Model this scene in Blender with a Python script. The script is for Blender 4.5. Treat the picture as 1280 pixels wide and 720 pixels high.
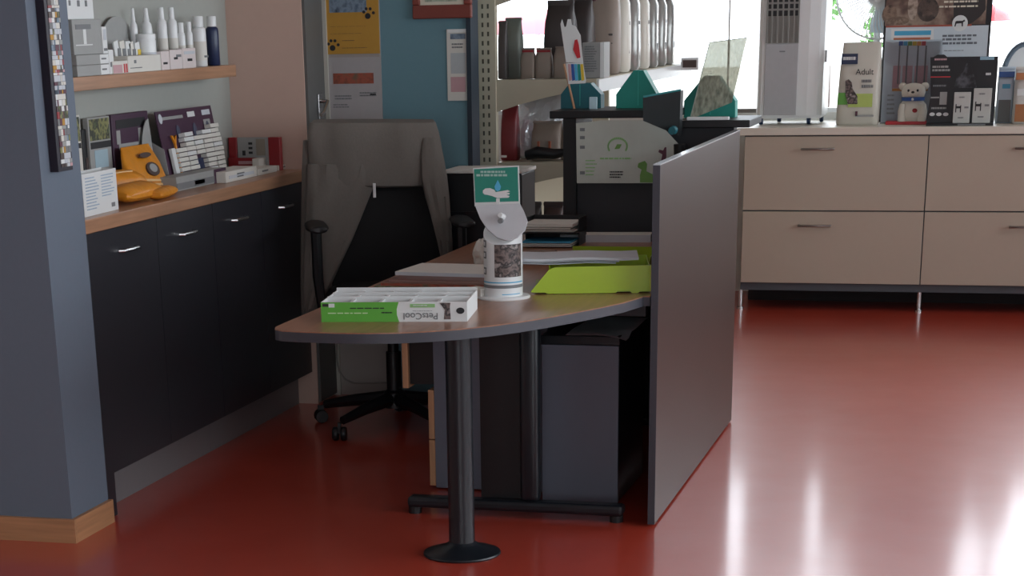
import bpy, bmesh, math, random
from mathutils import Vector, Matrix
random.seed(7)
for o in list(bpy.data.objects): bpy.data.objects.remove(o, do_unlink=True)
SC = bpy.context.scene
COL = SC.collection

# ------------------------------------------------------------------ camera
F, PX, PY = 2451.8, 557.3, 941.6           # focal length and principal point (the photo is a crop)
PITCH, YAW, ROLL = math.radians(20.64), math.radians(-16.2455), math.radians(-1.3096)
CAMH = 1.55
def _rot():
    c, s = math.cos, math.sin
    Ry = Matrix(((c(YAW), -s(YAW), 0), (s(YAW), c(YAW), 0), (0, 0, 1)))
    B = Matrix(((1, 0, 0), (0, 0, -1), (0, 1, 0)))
    P = Matrix(((1, 0, 0), (0, c(PITCH), -s(PITCH)), (0, s(PITCH), c(PITCH))))
    Q = Matrix(((c(ROLL), -s(ROLL), 0), (s(ROLL), c(ROLL), 0), (0, 0, 1)))
    return Q @ P @ B @ Ry
RM = _rot()
cam = bpy.data.cameras.new('camera'); camo = bpy.data.objects.new('camera', cam); COL.objects.link(camo)
cam.sensor_width = 36; cam.sensor_fit = 'HORIZONTAL'; cam.lens = F * 36 / 1280
cam.shift_x = (640 - PX) / 1280; cam.shift_y = (PY - 360) / 1280
mw = Matrix((RM[0], -RM[1], -RM[2])).transposed().to_4x4(); mw.translation = (0, 0, CAMH)
camo.matrix_world = mw; cam.clip_end = 200
SC.camera = camo
RMT = RM.transposed()
def ray(u, v): return RMT @ Vector(((u - PX) / F, (v - PY) / F, 1))
def aty(u, v, y): d = ray(u, v); t = y / d.y; return Vector((d.x * t, y, CAMH + d.z * t))
def atx(u, v, x): d = ray(u, v); t = x / d.x; return Vector((x, d.y * t, CAMH + d.z * t))
def atz(u, v, z): d = ray(u, v); t = (z - CAMH) / d.z; return Vector((d.x * t, d.y * t, z))

# ------------------------------------------------------------------ world, light, exposure
W = bpy.data.worlds.new('world'); SC.world = W; W.use_nodes = True
nt = W.node_tree; bg = nt.nodes['Background']
bg.inputs[0].default_value = (0.86, 0.93, 1.0, 1); bg.inputs[1].default_value = 5.0
SC.view_settings.view_transform = 'Standard'; SC.view_settings.look = 'None'
SC.view_settings.gamma = 1; SC.view_settings.use_curve_mapping = False
SC.view_settings.exposure = 0.12
def portal(name, loc, rot, sx, sy):
    l = bpy.data.lights.new(name, 'AREA'); l.shape = 'RECTANGLE'; l.size = sx; l.size_y = sy
    l.cycles.is_portal = True
    o = bpy.data.objects.new(name, l); COL.objects.link(o); o.location = loc; o.rotation_euler = rot
WINY = 11.75                                # glazed front wall behind the far counter
RWX = 2.7                                   # glazed side wall, out of frame on the right
portal('window_portal_front', (-0.2, WINY + .08, 1.8), (math.radians(-90), 0, 0), 6.2, 1.66)
portal('window_portal_side', (RWX + .08, 6.1, 1.6), (math.radians(90), 0, math.radians(90)), 9.0, 2.0)
portal('window_portal_rear', (.6, -2.3, 1.6), (math.radians(90), 0, 0), 3.2, 1.8)  # serves the added rear windows behind the camera

# ------------------------------------------------------------------ materials
def lin(h):
    if isinstance(h, str):
        h = h.lstrip('#'); c = [int(h[i:i + 2], 16) / 255 for i in (0, 2, 4)]
    else: c = [x / 255 for x in h]
    return tuple(x / 12.92 if x <= .04045 else ((x + .055) / 1.055) ** 2.4 for x in c)
MATS = {}
def mk(name, h, rough=.5, metal=0, var=.06, scale=30, bump=0, spec=.5, stretch=None, trans=0, sheen=0):
    if name in MATS: return MATS[name]
    m = bpy.data.materials.new(name); m.use_nodes = True; n = m.node_tree.nodes; L = m.node_tree.links
    b = n['Principled BSDF']; c = lin(h)
    b.inputs['Roughness'].default_value = rough; b.inputs['Metallic'].default_value = metal
    b.inputs['Specular IOR Level'].default_value = spec
    if trans: b.inputs['Transmission Weight'].default_value = trans
    if sheen: b.inputs['Sheen Weight'].default_value = sheen
    tc = n.new('ShaderNodeTexCoord'); mp = n.new('ShaderNodeMapping'); tx = n.new('ShaderNodeTexNoise')
    tx.inputs['Scale'].default_value = scale; tx.inputs['Detail'].default_value = 4
    if stretch: mp.inputs['Scale'].default_value = stretch
    cr = n.new('ShaderNodeMix'); cr.data_type = 'RGBA'
    cr.inputs['A'].default_value = (*[x * (1 - var) for x in c], 1); cr.inputs['B'].default_value = (*[min(1, x * (1 + var)) for x in c], 1)
    L.new(tc.outputs['Object'], mp.inputs[0]); L.new(mp.outputs[0], tx.inputs[0])
    L.new(tx.outputs[0], cr.inputs['Factor']); L.new(cr.outputs['Result'], b.inputs['Base Color'])
    if bump:
        bp = n.new('ShaderNodeBump'); bp.inputs['Strength'].default_value = bump; bp.inputs['Distance'].default_value = .004
        L.new(tx.outputs[0], bp.inputs['Height']); L.new(bp.outputs[0], b.inputs['Normal'])
    MATS[name] = m; return m
def glass(name, tint=(1, 1, 1), refl=.08, diff=0, dcol=(.8, .8, .7)):
    m = bpy.data.materials.new(name); m.use_nodes = True; n = m.node_tree.nodes; L = m.node_tree.links
    n.remove(n['Principled BSDF']); out = n['Material Output']
    t = n.new('ShaderNodeBsdfTransparent'); t.inputs[0].default_value = (*tint, 1)
    g = n.new('ShaderNodeBsdfGlossy'); g.inputs['Roughness'].default_value = .03
    fr = n.new('ShaderNodeFresnel'); fr.inputs[0].default_value = 1.45
    mx = n.new('ShaderNodeMixShader'); L.new(fr.outputs[0], mx.inputs[0]); L.new(t.outputs[0], mx.inputs[1]); L.new(g.outputs[0], mx.inputs[2])
    last = mx
    if diff:
        d = n.new('ShaderNodeBsdfDiffuse'); d.inputs[0].default_value = (*dcol, 1)
        tx = n.new('ShaderNodeTexNoise'); tx.inputs['Scale'].default_value = 9
        ml = n.new('ShaderNodeMath'); ml.operation = 'MULTIPLY'; ml.inputs[1].default_value = diff * 2; L.new(tx.outputs[0], ml.inputs[0])
        m2 = n.new('ShaderNodeMixShader'); L.new(ml.outputs[0], m2.inputs[0]); L.new(mx.outputs[0], m2.inputs[1]); L.new(d.outputs[0], m2.inputs[2]); last = m2
    L.new(last.outputs[0], out.inputs[0]); return m
def mottle(name, cols, scale=14, rough=.55):
    """printed picture / crumpled print: hard-edged voronoi patches of a few colours"""
    m = bpy.data.materials.new(name); m.use_nodes = True; n = m.node_tree.nodes; L = m.node_tree.links
    b = n['Principled BSDF']; b.inputs['Roughness'].default_value = rough
    tc = n.new('ShaderNodeTexCoord'); nz = n.new('ShaderNodeTexNoise'); nz.inputs['Scale'].default_value = scale; nz.inputs['Detail'].default_value = 3
    cr = n.new('ShaderNodeValToRGB'); cr.color_ramp.interpolation = 'CONSTANT' if len(cols) > 4 else 'LINEAR'
    while len(cr.color_ramp.elements) < len(cols): cr.color_ramp.elements.new(.5)
    for i, c in enumerate(cols):
        e = cr.color_ramp.elements[i]; e.position = .3 + .4 * i / max(1, len(cols) - 1); e.color = (*lin(c), 1)
    L.new(tc.outputs['Object'], nz.inputs[0]); L.new(nz.outputs[0], cr.inputs[0]); L.new(cr.outputs[0], b.inputs['Base Color'])
    return m
def wood(name, h, rough=.35, axis=1):
    m = bpy.data.materials.new(name); m.use_nodes = True; n = m.node_tree.nodes; L = m.node_tree.links
    b = n['Principled BSDF']; b.inputs['Roughness'].default_value = rough; c = lin(h)
    tc = n.new('ShaderNodeTexCoord'); mp = n.new('ShaderNodeMapping'); s = [60, 60, 60]; s[axis] = 3; mp.inputs['Scale'].default_value = s
    nz = n.new('ShaderNodeTexNoise'); nz.inputs['Scale'].default_value = 1; nz.inputs['Detail'].default_value = 5
    cr = n.new('ShaderNodeValToRGB'); cr.color_ramp.elements[0].position = .3; cr.color_ramp.elements[1].position = .7
    cr.color_ramp.elements[0].color = (*[x * .78 for x in c], 1); cr.color_ramp.elements[1].color = (*[min(1, x * 1.15) for x in c], 1)
    L.new(tc.outputs['Object'], mp.inputs[0]); L.new(mp.outputs[0], nz.inputs[0]); L.new(nz.outputs[0], cr.inputs[0]); L.new(cr.outputs[0], b.inputs['Base Color'])
    return m
# floor: red sheet linoleum, slightly scuffed gloss
def floor_mat():
    m = bpy.data.materials.new('red_linoleum'); m.use_nodes = True; n = m.node_tree.nodes; L = m.node_tree.links
    b = n['Principled BSDF']; tc = n.new('ShaderNodeTexCoord')
    a = n.new('ShaderNodeTexNoise'); a.inputs['Scale'].default_value = 2.2; a.inputs['Detail'].default_value = 6
    mx = n.new('ShaderNodeMix'); mx.data_type = 'RGBA'; mx.inputs['A'].default_value = (*lin('#b23a28'), 1); mx.inputs['B'].default_value = (*lin('#bb4531'), 1)
    L.new(tc.outputs['Object'], a.inputs[0]); L.new(a.outputs[0], mx.inputs['Factor']); L.new(mx.outputs['Result'], b.inputs['Base Color'])
    r = n.new('ShaderNodeTexNoise'); r.inputs['Scale'].default_value = 5; r.inputs['Detail'].default_value = 5
    mr = n.new('ShaderNodeMapRange'); mr.inputs['To Min'].default_value = .3; mr.inputs['To Max'].default_value = .4
    L.new(tc.outputs['Object'], r.inputs[0]); L.new(r.outputs[0], mr.inputs[0]); L.new(mr.outputs[0], b.inputs['Roughness'])
    b.inputs['Specular IOR Level'].default_value = .7; b.inputs['Coat Weight'].default_value = .7; b.inputs['Coat Roughness'].default_value = .13; b.inputs['Coat IOR'].default_value = 1.5
    bp = n.new('ShaderNodeBump'); bp.inputs['Strength'].default_value = .04; bp.inputs['Distance'].default_value = .002
    f = n.new('ShaderNodeTexNoise'); f.inputs['Scale'].default_value = 25; L.new(tc.outputs['Object'], f.inputs[0]); L.new(f.outputs[0], bp.inputs['Height']); L.new(bp.outputs[0], b.inputs['Normal'])
    return m

# ------------------------------------------------------------------ mesh helpers
class MB:
    def __init__(s): s.b = bmesh.new()
    def box(s, x0, x1, y0, y1, z0, z1, bev=0, seg=2):
        r = bmesh.ops.create_cube(s.b, size=1); vs = r['verts']
        for v in vs: v.co = Vector(((x0 + x1) / 2 + v.co.x * (x1 - x0), (y0 + y1) / 2 + v.co.y * (y1 - y0), (z0 + z1) / 2 + v.co.z * (z1 - z0)))
        if bev:
            es = list({e for v in vs for e in v.link_edges})
            bmesh.ops.bevel(s.b, geom=es, offset=bev, segments=seg, affect='EDGES', profile=.5)
        return s
    def prism(s, pts, a0, a1, axis='z'):
        def P(p, a): return {'z': Vector((p[0], p[1], a)), 'y': Vector((p[0], a, p[1])), 'x': Vector((a, p[0], p[1]))}[axis]
        A = [s.b.verts.new(P(p, a0)) for p in pts]; B = [s.b.verts.new(P(p, a1)) for p in pts]; n = len(pts)
        s.b.faces.new(A); s.b.faces.new(B)
        for i in range(n): s.b.faces.new((A[i], A[(i + 1) % n], B[(i + 1) % n], B[i]))
        return s
    def lathe(s, prof, cx=0, cy=0, cz=0, n=20, axis='z'):
        rings = []
        for r, z in prof:
            ring = []
            for i in range(n):
                a = 2 * math.pi * i / n; p = (r * math.cos(a), r * math.sin(a), z)
                if axis == 'y': p = (p[0], p[2], p[1])
                if axis == 'x': p = (p[2], p[0], p[1])
                ring.append(s.b.verts.new((cx + p[0], cy + p[1], cz + p[2])))
            rings.append(ring)
        s._skin(rings); return s
    def _skin(s, rings, cap=True):
        n = len(rings[0])
        for A, B in zip(rings, rings[1:]):
            for i in range(n): s.b.faces.new((A[i], A[(i + 1) % n], B[(i + 1) % n], B[i]))
        if cap: s.b.faces.new(rings[0]); s.b.faces.new(rings[-1])
    def loft(s, rings, cap=True):
        s._skin([[s.b.verts.new(p) for p in r] for r in rings], cap); return s
    def tube(s, pts, r, n=8):
        pts = [Vector(p) for p in pts]; rings = []; up = None
        for i, p in enumerate(pts):
            t = (pts[min(i + 1, len(pts) - 1)] - pts[max(i - 1, 0)]).normalized()
            if up is None: up = Vector((0, 0, 1)) if abs(t.z) < .9 else Vector((1, 0, 0))
            x = t.cross(up).normalized(); up = x.cross(t).normalized()
            rr = r[i] if isinstance(r, (list, tuple)) else r
            rings.append([p + (x * math.cos(2 * math.pi * k / n) + up * math.sin(2 * math.pi * k / n)) * rr for k in range(n)])
        return s.loft(rings)
    def quad(s, pts):
        s.b.faces.new([s.b.verts.new(p) for p in pts]); return s
    def rot(s, ang, axis, c=(0, 0, 0)):
        bmesh.ops.rotate(s.b, verts=s.b.verts[:], cent=c, matrix=Matrix.Rotation(ang, 3, axis)); return s
    def build(s, name, m, parent=None, smooth=False, loc=None, rotz=0):
        bmesh.ops.recalc_face_normals(s.b, faces=s.b.faces[:])
        me = bpy.data.meshes.new(name); s.b.to_mesh(me); s.b.free(); me.materials.append(m)
        if smooth:
            for p in me.polygons: p.use_smooth = True
            me.set_sharp_from_angle(angle=math.radians(40))
        o = bpy.data.objects.new(name, me); COL.objects.link(o)
        if parent: o.parent = parent
        if loc is not None: o.location = loc
        if rotz: o.rotation_euler.z = rotz
        return o
def tag(o, label=None, cat=None, group=None, kind=None):
    if label: o['label'] = label
    if cat: o['category'] = cat
    if group: o['group'] = group
    if kind: o['kind'] = kind
    return o
def thing(name, label, cat, loc, rotz=0, group=None):
    o = bpy.data.objects.new(name, None); COL.objects.link(o); o.location = loc; o.rotation_euler = (0, 0, rotz); o.empty_display_size = .05
    return tag(o, label, cat, group)
def struct(name, mb, m, parent=None, label=None, smooth=False):
    o = mb.build(name, m, parent, smooth)
    if not parent: o['kind'] = 'structure'
    if label: o['label'] = label
    return o
def shared(src, name, parent, loc, rot=(0, 0, 0)):
    o = bpy.data.objects.new(name, src.data); COL.objects.link(o); o.parent = parent; o.location = loc; o.rotation_euler = rot; return o
def copy_tree(o, parent=None):
    c = o.copy(); COL.objects.link(c)
    if parent: c.parent = parent
    for ch in list(o.children): copy_tree(ch, c)
    return c
def text(body, size, m, parent, loc, rot=(math.pi / 2, 0, 0), name='lettering', align='CENTER', sx=1.0, bold=0):
    cu = bpy.data.curves.new(name, 'FONT'); cu.body = body; cu.size = size; cu.align_x = align; cu.align_y = 'CENTER'; cu.extrude = .0004; cu.offset = bold
    t = bpy.data.objects.new(name, cu); COL.objects.link(t)
    bpy.context.view_layer.update()
    me = bpy.data.meshes.new_from_object(t.evaluated_get(bpy.context.evaluated_depsgraph_get()))
    bpy.data.objects.remove(t, do_unlink=True); bpy.data.curves.remove(cu)
    me.materials.clear(); me.materials.append(m)
    o = bpy.data.objects.new(name, me); COL.objects.link(o); o.parent = parent; o.location = loc; o.rotation_euler = rot; o.scale = (sx, 1, 1)
    return o
def ell(cx, cy, rx, ry, n=20): return [(cx + rx * math.cos(2 * math.pi * i / n), cy + ry * math.sin(2 * math.pi * i / n)) for i in range(n)]
def patch(parent, x0, x1, z0, z1, y, m, name='print', t=.0012):
    """thin printed patch proud of a face that looks along local -Y at depth y"""
    return MB().box(x0, x1, y - t, y, z0, z1).build(name, m, parent)
def lines(parent, x0, x1, z0, z1, n, y, m, name='text_lines', fill=.5, seed=1, t=.0012):
    r = random.Random(seed); b = MB(); h = (z1 - z0) / n
    for i in range(n):
        zt = z1 - i * h; x = x0; xe = x1 - (x1 - x0) * .3 * r.random()
        while x < xe:
            w = (x1 - x0) * (.05 + .13 * r.random()); w = min(w, xe - x + .0005)
            b.box(x, x + w, y - t, y, zt - h * fill, zt); x += w + (x1 - x0) * .025
    return b.build(name, m, parent)

# palette
M = dict(
    paint_blue=mk('paint_blue', '#5f7585', .75, var=.03, bump=.05, scale=60), paint_pillar=mk('paint_slate_blue', '#66717f', .75, var=.03, bump=.05, scale=60),
    paint_grey=mk('paint_pale_grey', '#a2a49e', .8, var=.03), paint_pink=mk('paint_pinkish_beige', '#c9ab9d', .8, var=.03),
    paint_teal=mk('paint_teal_blue', '#688c97', .75, var=.03, bump=.05, scale=60), paint_white=mk('paint_white', '#d9d8d2', .8, var=.02), paint_off=mk('paint_off_white', '#a39a94', .75, var=.03),
    ceiling=mk('ceiling_white', '#dcdcd8', .9, var=.02), skirting=wood('skirting_oak', '#b5855f', .45, 0), skirting_y=wood('skirting_oak_lengthwise', '#b5855f', .45, 1),
    beech=wood('beech_worktop', '#ab8164', .3, 1), pear=wood('pearwood_desktop', '#96694f', .28, 1), drawerwood=wood('drawer_wood', '#c89872', .4, 2),
    black_door=mk('anthracite_laminate', '#2c2d33', .35, var=.05), plinth=mk('plinth_grey', '#7c7a7c', .35, var=.04),
    laminate=mk('grey_brown_laminate', '#3a2d29', .4, var=.03, spec=.35), edge=mk('edge_band_grey', '#3b3d45', .45), edge_dark=mk('edge_band_dark', '#474952', .4),
    blackmetal=mk('black_powder_coat', '#15191f', .35, var=.02), black=mk('black_plastic', '#0c0c10', .45), black_soft=mk('black_fabric', '#09090b', .85, bump=.2, scale=300),
    chrome=mk('brushed_steel', '#c8c8c8', .25, 1, var=.03), steel_dark=mk('satin_steel', '#8d8782', .35, 1),
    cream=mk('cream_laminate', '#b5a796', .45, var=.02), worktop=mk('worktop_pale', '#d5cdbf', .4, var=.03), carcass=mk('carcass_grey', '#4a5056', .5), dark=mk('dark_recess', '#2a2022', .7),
    white=mk('white_card', '#dcdedd', .5, var=.02), paper=mk('paper_white', '#d6d3cb', .7, var=.03), paper2=mk('paper_cool', '#c3c7cd', .7, var=.03), grey_card=mk('grey_card', '#9b9c9a', .6), ink=mk('ink_black', '#222225', .6), ink_grey=mk('ink_grey', '#77797b', .6),
    plast_white=mk('white_plastic', '#e2e4e4', .3, var=.02), silver=mk('silver_plastic', '#b4b4b6', .35, .25), grille=mk('grille_grey', '#8a8a86', .5), grille_dark=mk('grille_dark', '#2b2d30', .5),
    teal=mk('teal_card', '#16897c', .5, var=.04), teal_dark=mk('teal_card_dark', '#125e68', .5, var=.04), green_sign=mk('sign_green', '#2c8a78', .4), lightblue=mk('drop_blue', '#58b4dc', .4),
    green=mk('carton_green', '#5cab3a', .45), lime=mk('lime_plastic', '#a9c522', .35, var=.02), lime_deep=mk('lime_plastic_deep', '#93a81c', .35, var=.02), palegreen=mk('pale_green', '#8fbf7c', .5), leaf=mk('leaf_green', '#6b9a4b', .5),
    orange=mk('orange_pouch', '#d88a22', .35, var=.18, scale=22, bump=1.5), purple=mk('purple_card', '#43293f', .45), red=mk('red_card', '#8f1f26', .4), red_bright=mk('red_bright', '#c22a32', .4), pink=mk('pink_card', '#c39a9e', .5), maroon=mk('maroon_card', '#5a2a3c', .5), navy=mk('navy', '#1f2b4d', .35), blue=mk('label_blue', '#2c58a0', .4), sky=mk('label_sky', '#4aa8cf', .45), yellow=mk('label_yellow', '#d7b93a', .5), brown=mk('photo_brown', '#4a3b38', .5), amber=mk('poster_amber', '#b98a35', .6),
    jacket=mk('jacket_grey_wool', '#6a645e', .95, var=.1, scale=120, bump=.15), beige_metal=mk('beige_shelving', '#bbb29c', .45, var=.03), slot=mk('slot_dark', '#4c483e', .7),
    bag_brown=mk('kraft_bag', '#8a7d72', .5, var=.15, scale=12, bump=.3), bag_dark=mk('dark_bag', '#45403f', .45, var=.15, scale=12, bump=.3), bag_silver=mk('silver_foil_bag', '#e6eef4', .16, .55, var=.05, scale=22, bump=3), bag_grey=mk('grey_foil_bag', '#9a9a96', .25, .4, var=.15, scale=14, bump=.6), bag_cream=mk('cream_bag', '#cfcbbf', .4, var=.05, scale=10, bump=.3), bag_slate=mk('slate_green_bag', '#6d736b', .45, var=.1, scale=12, bump=.3),
    pcgrey=mk('cabinet_graphite', '#686d7a', .4, var=.03), pane=glass('window_glass'), acrylic=glass('acrylic_sheet', (.16, .165, .14), diff=.28, dcol=(.78, .76, .6)), clear=glass('clear_plastic', (.95, .96, .97), diff=0),
    frame_red=mk('mahogany_frame', '#7d3d33', .35), mount=mk('picture_mount', '#d9d3c0', .6), pavement=mk('outdoor_paving', '#b9b4aa', .8), foliage=mk('foliage_green', '#5f8f4a', .7, var=.3, scale=3),
    bluegrey_photo=mottle('print_blue_photo', ['#4a5d72', '#7d8fa0', '#2f3c4d'], 25), red_photo=mottle('print_red_photo', ['#6d5a46', '#a1503c', '#4a3a30'], 22), brown_photo=mottle('print_dog_photo', ['#2f2625', '#6a5248', '#9a8474', '#3c302c'], 9), collage=mottle('print_collage', ['#7a1f22', '#d8cfc4', '#5b6a45', '#cbb8a4', '#3d4a63', '#e0dcd6', '#6d4a32', '#b9a63c'], 26), pic_view=mottle('print_landscape', ['#6a7a4c', '#b7bfae', '#41512f'], 18),
    cat_photo=mottle('print_cat_photo', ['#3a2e2c', '#7a6a66', '#241f20', '#a89c98'], 40), green_photo=mottle('print_green_photo', ['#39402f', '#8a8a58', '#262a26', '#6d7a4a'], 30), black_photo=mottle('print_black_dog', ['#16161a', '#1b1b20', '#55565c', '#17171b'], 16), blackcard=mk('black_card', '#0e0f13', .45), floor=floor_mat(),
)

# ------------------------------------------------------------------ the setting
struct('floor', MB().box(-4.2, RWX + .3, -2.2, WINY + .1, -.1, 0), M['floor'], label='glossy red linoleum floor')
struct('ceiling', MB().box(-4.2, RWX + .3, -2.2, WINY + .1, 2.7, 2.8), M['ceiling'])
struct('wall_rear', MB().box(-4.2, RWX + .3, -2.3, -2.2, 0, .7).box(-4.2, RWX + .3, -2.3, -2.2, 2.5, 2.7).box(-4.2, -1.0, -2.3, -2.2, .7, 2.5).box(2.2, RWX + .3, -2.3, -2.2, .7, 2.5), M['paint_white'])
for i in range(2):  # unseen rear windows, added to light the camera-facing surfaces
    a = -1.0 + 1.6 * i
    wr = struct('window_%d' % (i + 14), MB().box(a + .03, a + 1.57, -2.25, -2.242, .73, 2.47), M['pane'])
    MB().box(a, a + .03, -2.28, -2.21, .7, 2.5).box(a + 1.57, a + 1.6, -2.28, -2.21, .7, 2.5).box(a + .03, a + 1.57, -2.28, -2.21, .7, .73).box(a + .03, a + 1.57, -2.28, -2.21, 2.47, 2.5).build('window_frame', M['plast_white'], wr)
struct('wall_outer', MB().box(-4.3, -4.2, -2.3, WINY + .1, 0, 2.7), M['paint_white'])
# pillar at the left
struct('wall_left', MB().box(-4.2, -2.83, 5.53, 5.80, 0, 2.7), M['paint_pillar'], label='slate blue pillar wall in the left foreground')
struct('baseboard_left', MB().box(-4.2, -2.815, 5.515, 5.53, 0, .076), M['skirting'], label='oak skirting along the pillar front')
struct('baseboard_side', MB().box(-2.83, -2.815, 5.53, 5.805, 0, .076), M['skirting_y'], label='oak skirting along the pillar side')
# alcove with counter
AX, EY = -3.165, 7.92
struct('wall_alcove', MB().box(-3.3, AX, 5.80, EY, 0, 2.7), M['paint_grey'], label='pale grey wall behind the shelf')
struct('wall_end', MB().box(-3.3, -2.84, EY, 8.3, 0, 2.7), M['paint_pink'], label='pinkish beige wall at the end of the counter')
# narrow grey door seen edge-on
d = struct('door_1', MB().box(-2.84, -2.828, EY + .006, 8.145, .01, 2.1), mk('door_grey', '#5c5c5a', .5), label='narrow dark grey door beside the notices')
hz = .5 * (atx(388, 128, -2.82).z + atx(388, 142, -2.82).z)
hb = MB().box(-2.828, -2.818, 8.03, 8.075, hz - .05, hz + .05, .003)
hb.build('handle_plate', M['chrome'], d)
MB().tube([(-2.82, 8.052, hz + .02), (-2.79, 8.052, hz + .02), (-2.79, 8.0, hz - .02), (-2.792, 7.97, hz - .03)], .008).build('door_handle', M['chrome'], d, True)
BY = 8.17
struct('trim_2', MB().box(-2.222, -2.203, 8.155, 8.275, 0, 2.7), mk('trim_navy', '#22303c', .6))  # navy strip paints the shadow gap at the teal wall's end
struct('wall_back', MB().box(-2.59, -2.205, BY, BY + .1, 0, 2.7), M['paint_teal'], label='teal blue wall behind the chair')
struct('wall_pilaster', MB().box(-2.84, -2.59, BY - .02, BY + .1, 0, 2.7), M['paint_off'], label='off-white pilaster carrying the notices')
struct('trim_1', MB().box(-2.84, -2.812, BY - .035, BY - .02, 0, 2.7), mk('trim_white', '#b9b6ac', .5))
# front glazing
SILL = .99
wf = struct('wall_front', MB().box(-4.2, RWX + .3, WINY - .05, WINY + .1, 0, SILL).box(-4.2, RWX + .3, WINY - .05, WINY + .1, 2.6, 2.7), M['paint_white'], label='white wall under the windows')
xm = aty(911, 60, WINY).x
edges = [-3.3, -2.55, xm - .0, -1.25, -.05, 1.15, 2.3]
for i, (a, b) in enumerate(zip(edges, edges[1:])):
    w = 0.004 if i in (1, 2) else .018
    wr = struct('window_%d' % (i + 1), MB().box(a + w, b - w, WINY, WINY + .008, SILL + .02, 2.58), M['pane'])
    fb = MB().box(a, b, WINY - .02, WINY + .03, SILL, SILL + .022).box(a, b, WINY - .02, WINY + .03, 2.575, 2.6)
    fb.box(a, a + w, WINY - .012, WINY + .02, SILL + .022, 2.575).box(b - w, b, WINY - .012, WINY + .02, SILL + .022, 2.575)
    fb.build('window_frame', M['plast_white'] if w > .01 else M['steel_dark'], wr)
struct('wall_front_corner', MB().box(-4.2, -3.3, WINY - .05, WINY + .1, SILL, 2.6).box(2.3, RWX + .3, WINY - .05, WINY + .1, SILL, 2.6), M['paint_white'])
# glazed side wall on the right, outside the picture
struct('wall_right', MB().box(RWX, RWX + .12, -2.2, 1.6, 0, 2.7).box(RWX, RWX + .12, 10.6, WINY + .1, 0, 2.7).box(RWX, RWX + .12, 1.6, 10.6, 0, .6).box(RWX, RWX + .12, 1.6, 10.6, 2.6, 2.7), M['paint_white'])
for i in range(5):
    a = 1.6 + 1.8 * i
    wr = struct('window_%d' % (i + 7), MB().box(RWX + .04, RWX + .048, a + .03, a + 1.77, .63, 2.57), M['pane'])
    MB().box(RWX + .01, RWX + .08, a, a + .03, .6, 2.6).box(RWX + .01, RWX + .08, a + 1.77, a + 1.8, .6, 2.6).box(RWX + .01, RWX + .08, a, a + 1.8, .6, .63).box(RWX + .01, RWX + .08, a, a + 1.8, 2.57, 2.6).build('window_frame', M['plast_white'], wr)
# outdoors
struct('ground_outside', MB().box(-30, 30, WINY + .15, 60, -.15, -.05), M['pavement'], label='sunlit paving outside the windows')

# ------------------------------------------------------------------ left counter and its cabinets
CF, CT = -2.848, .966                                   # counter front x, top z
wt = MB().box(AX + .001, CF, 5.802, EY - .001, .921, CT, .003).build('worktop', M['beech']); tag(wt, 'beech worktop over the anthracite cupboards in the alcove', 'worktop')
hy = [6.156, 6.66, 7.16, 7.668]
for k in range(2):
    y0, y1 = (5.905, 6.915) if k == 0 else (6.918, 7.915)
    t = thing('base_cabinet', ['anthracite base cupboard nearest the pillar with two handled doors', 'anthracite base cupboard nearest the chair with two handled doors'][k], 'cabinet', (CF - .03, (y0 + y1) / 2, 0), 0, 'cupboards under the beech worktop')
    hw = (y1 - y0) / 2
    MB().box(-.28, -.002, -hw, hw, .135, .92).build('carcass', M['black_door'], t)
    MB().box(-.28, -.048, -hw, hw, 0, .135).build('plinth', M['plinth'], t)
    for j in range(2):
        a, b = (-hw, -.0012) if j == 0 else (.0012, hw)
        dr = MB().box(-.001, .018, a + .0004, b - .0004, .137, .918).build('door', M['black_door'], t)
        yc = hy[2 * k + j] - (y0 + y1) / 2
        MB().tube([(.018, yc - .06, .842), (.036, yc - .055, .842), (.04, yc, .842), (.036, yc + .055, .842), (.018, yc + .06, .842)], .006, 8).build('handle', M['chrome'], dr, True)
struct('wall_filler', MB().box(-3.3, -2.85, 5.80, 5.903, 0, .92), M['black_door'])
SF, SZ = -3.03, 1.382
sh = MB().box(AX + .001, SF, 5.802, 7.66, 1.338, SZ, .002).build('wall_shelf', M['beech']); tag(sh, 'thick beech wall shelf above the counter', 'shelf')

# ------------------------------------------------------------------ desk with screen panel
DZ = .725
t = thing('desk_screen', 'tall grey-brown laminate screen panel beside the desk', 'panel', (-1.068, 6.95, 0))
MB().box(-.0105, .0105, -.875, .87, .008, 1.112, .0008, 1).build('board', M['laminate'], t)
MB().box(-.0112, .0112, -.8785, -.875, .008, 1.112).build('edge_band', M['edge'], t)
MB().box(-.0112, .0112, -.875, .87, 1.112, 1.1155).build('top_edge_band', mk('edge_polished', '#d4d8dc', .12), t)  # pale colour paints in the window reflection along the top edge
for y in (-.8, .78): MB().lathe([(.008, 0), (.008, .01)], 0, y, 0, 10).build('foot', M['black'], t)

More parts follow.
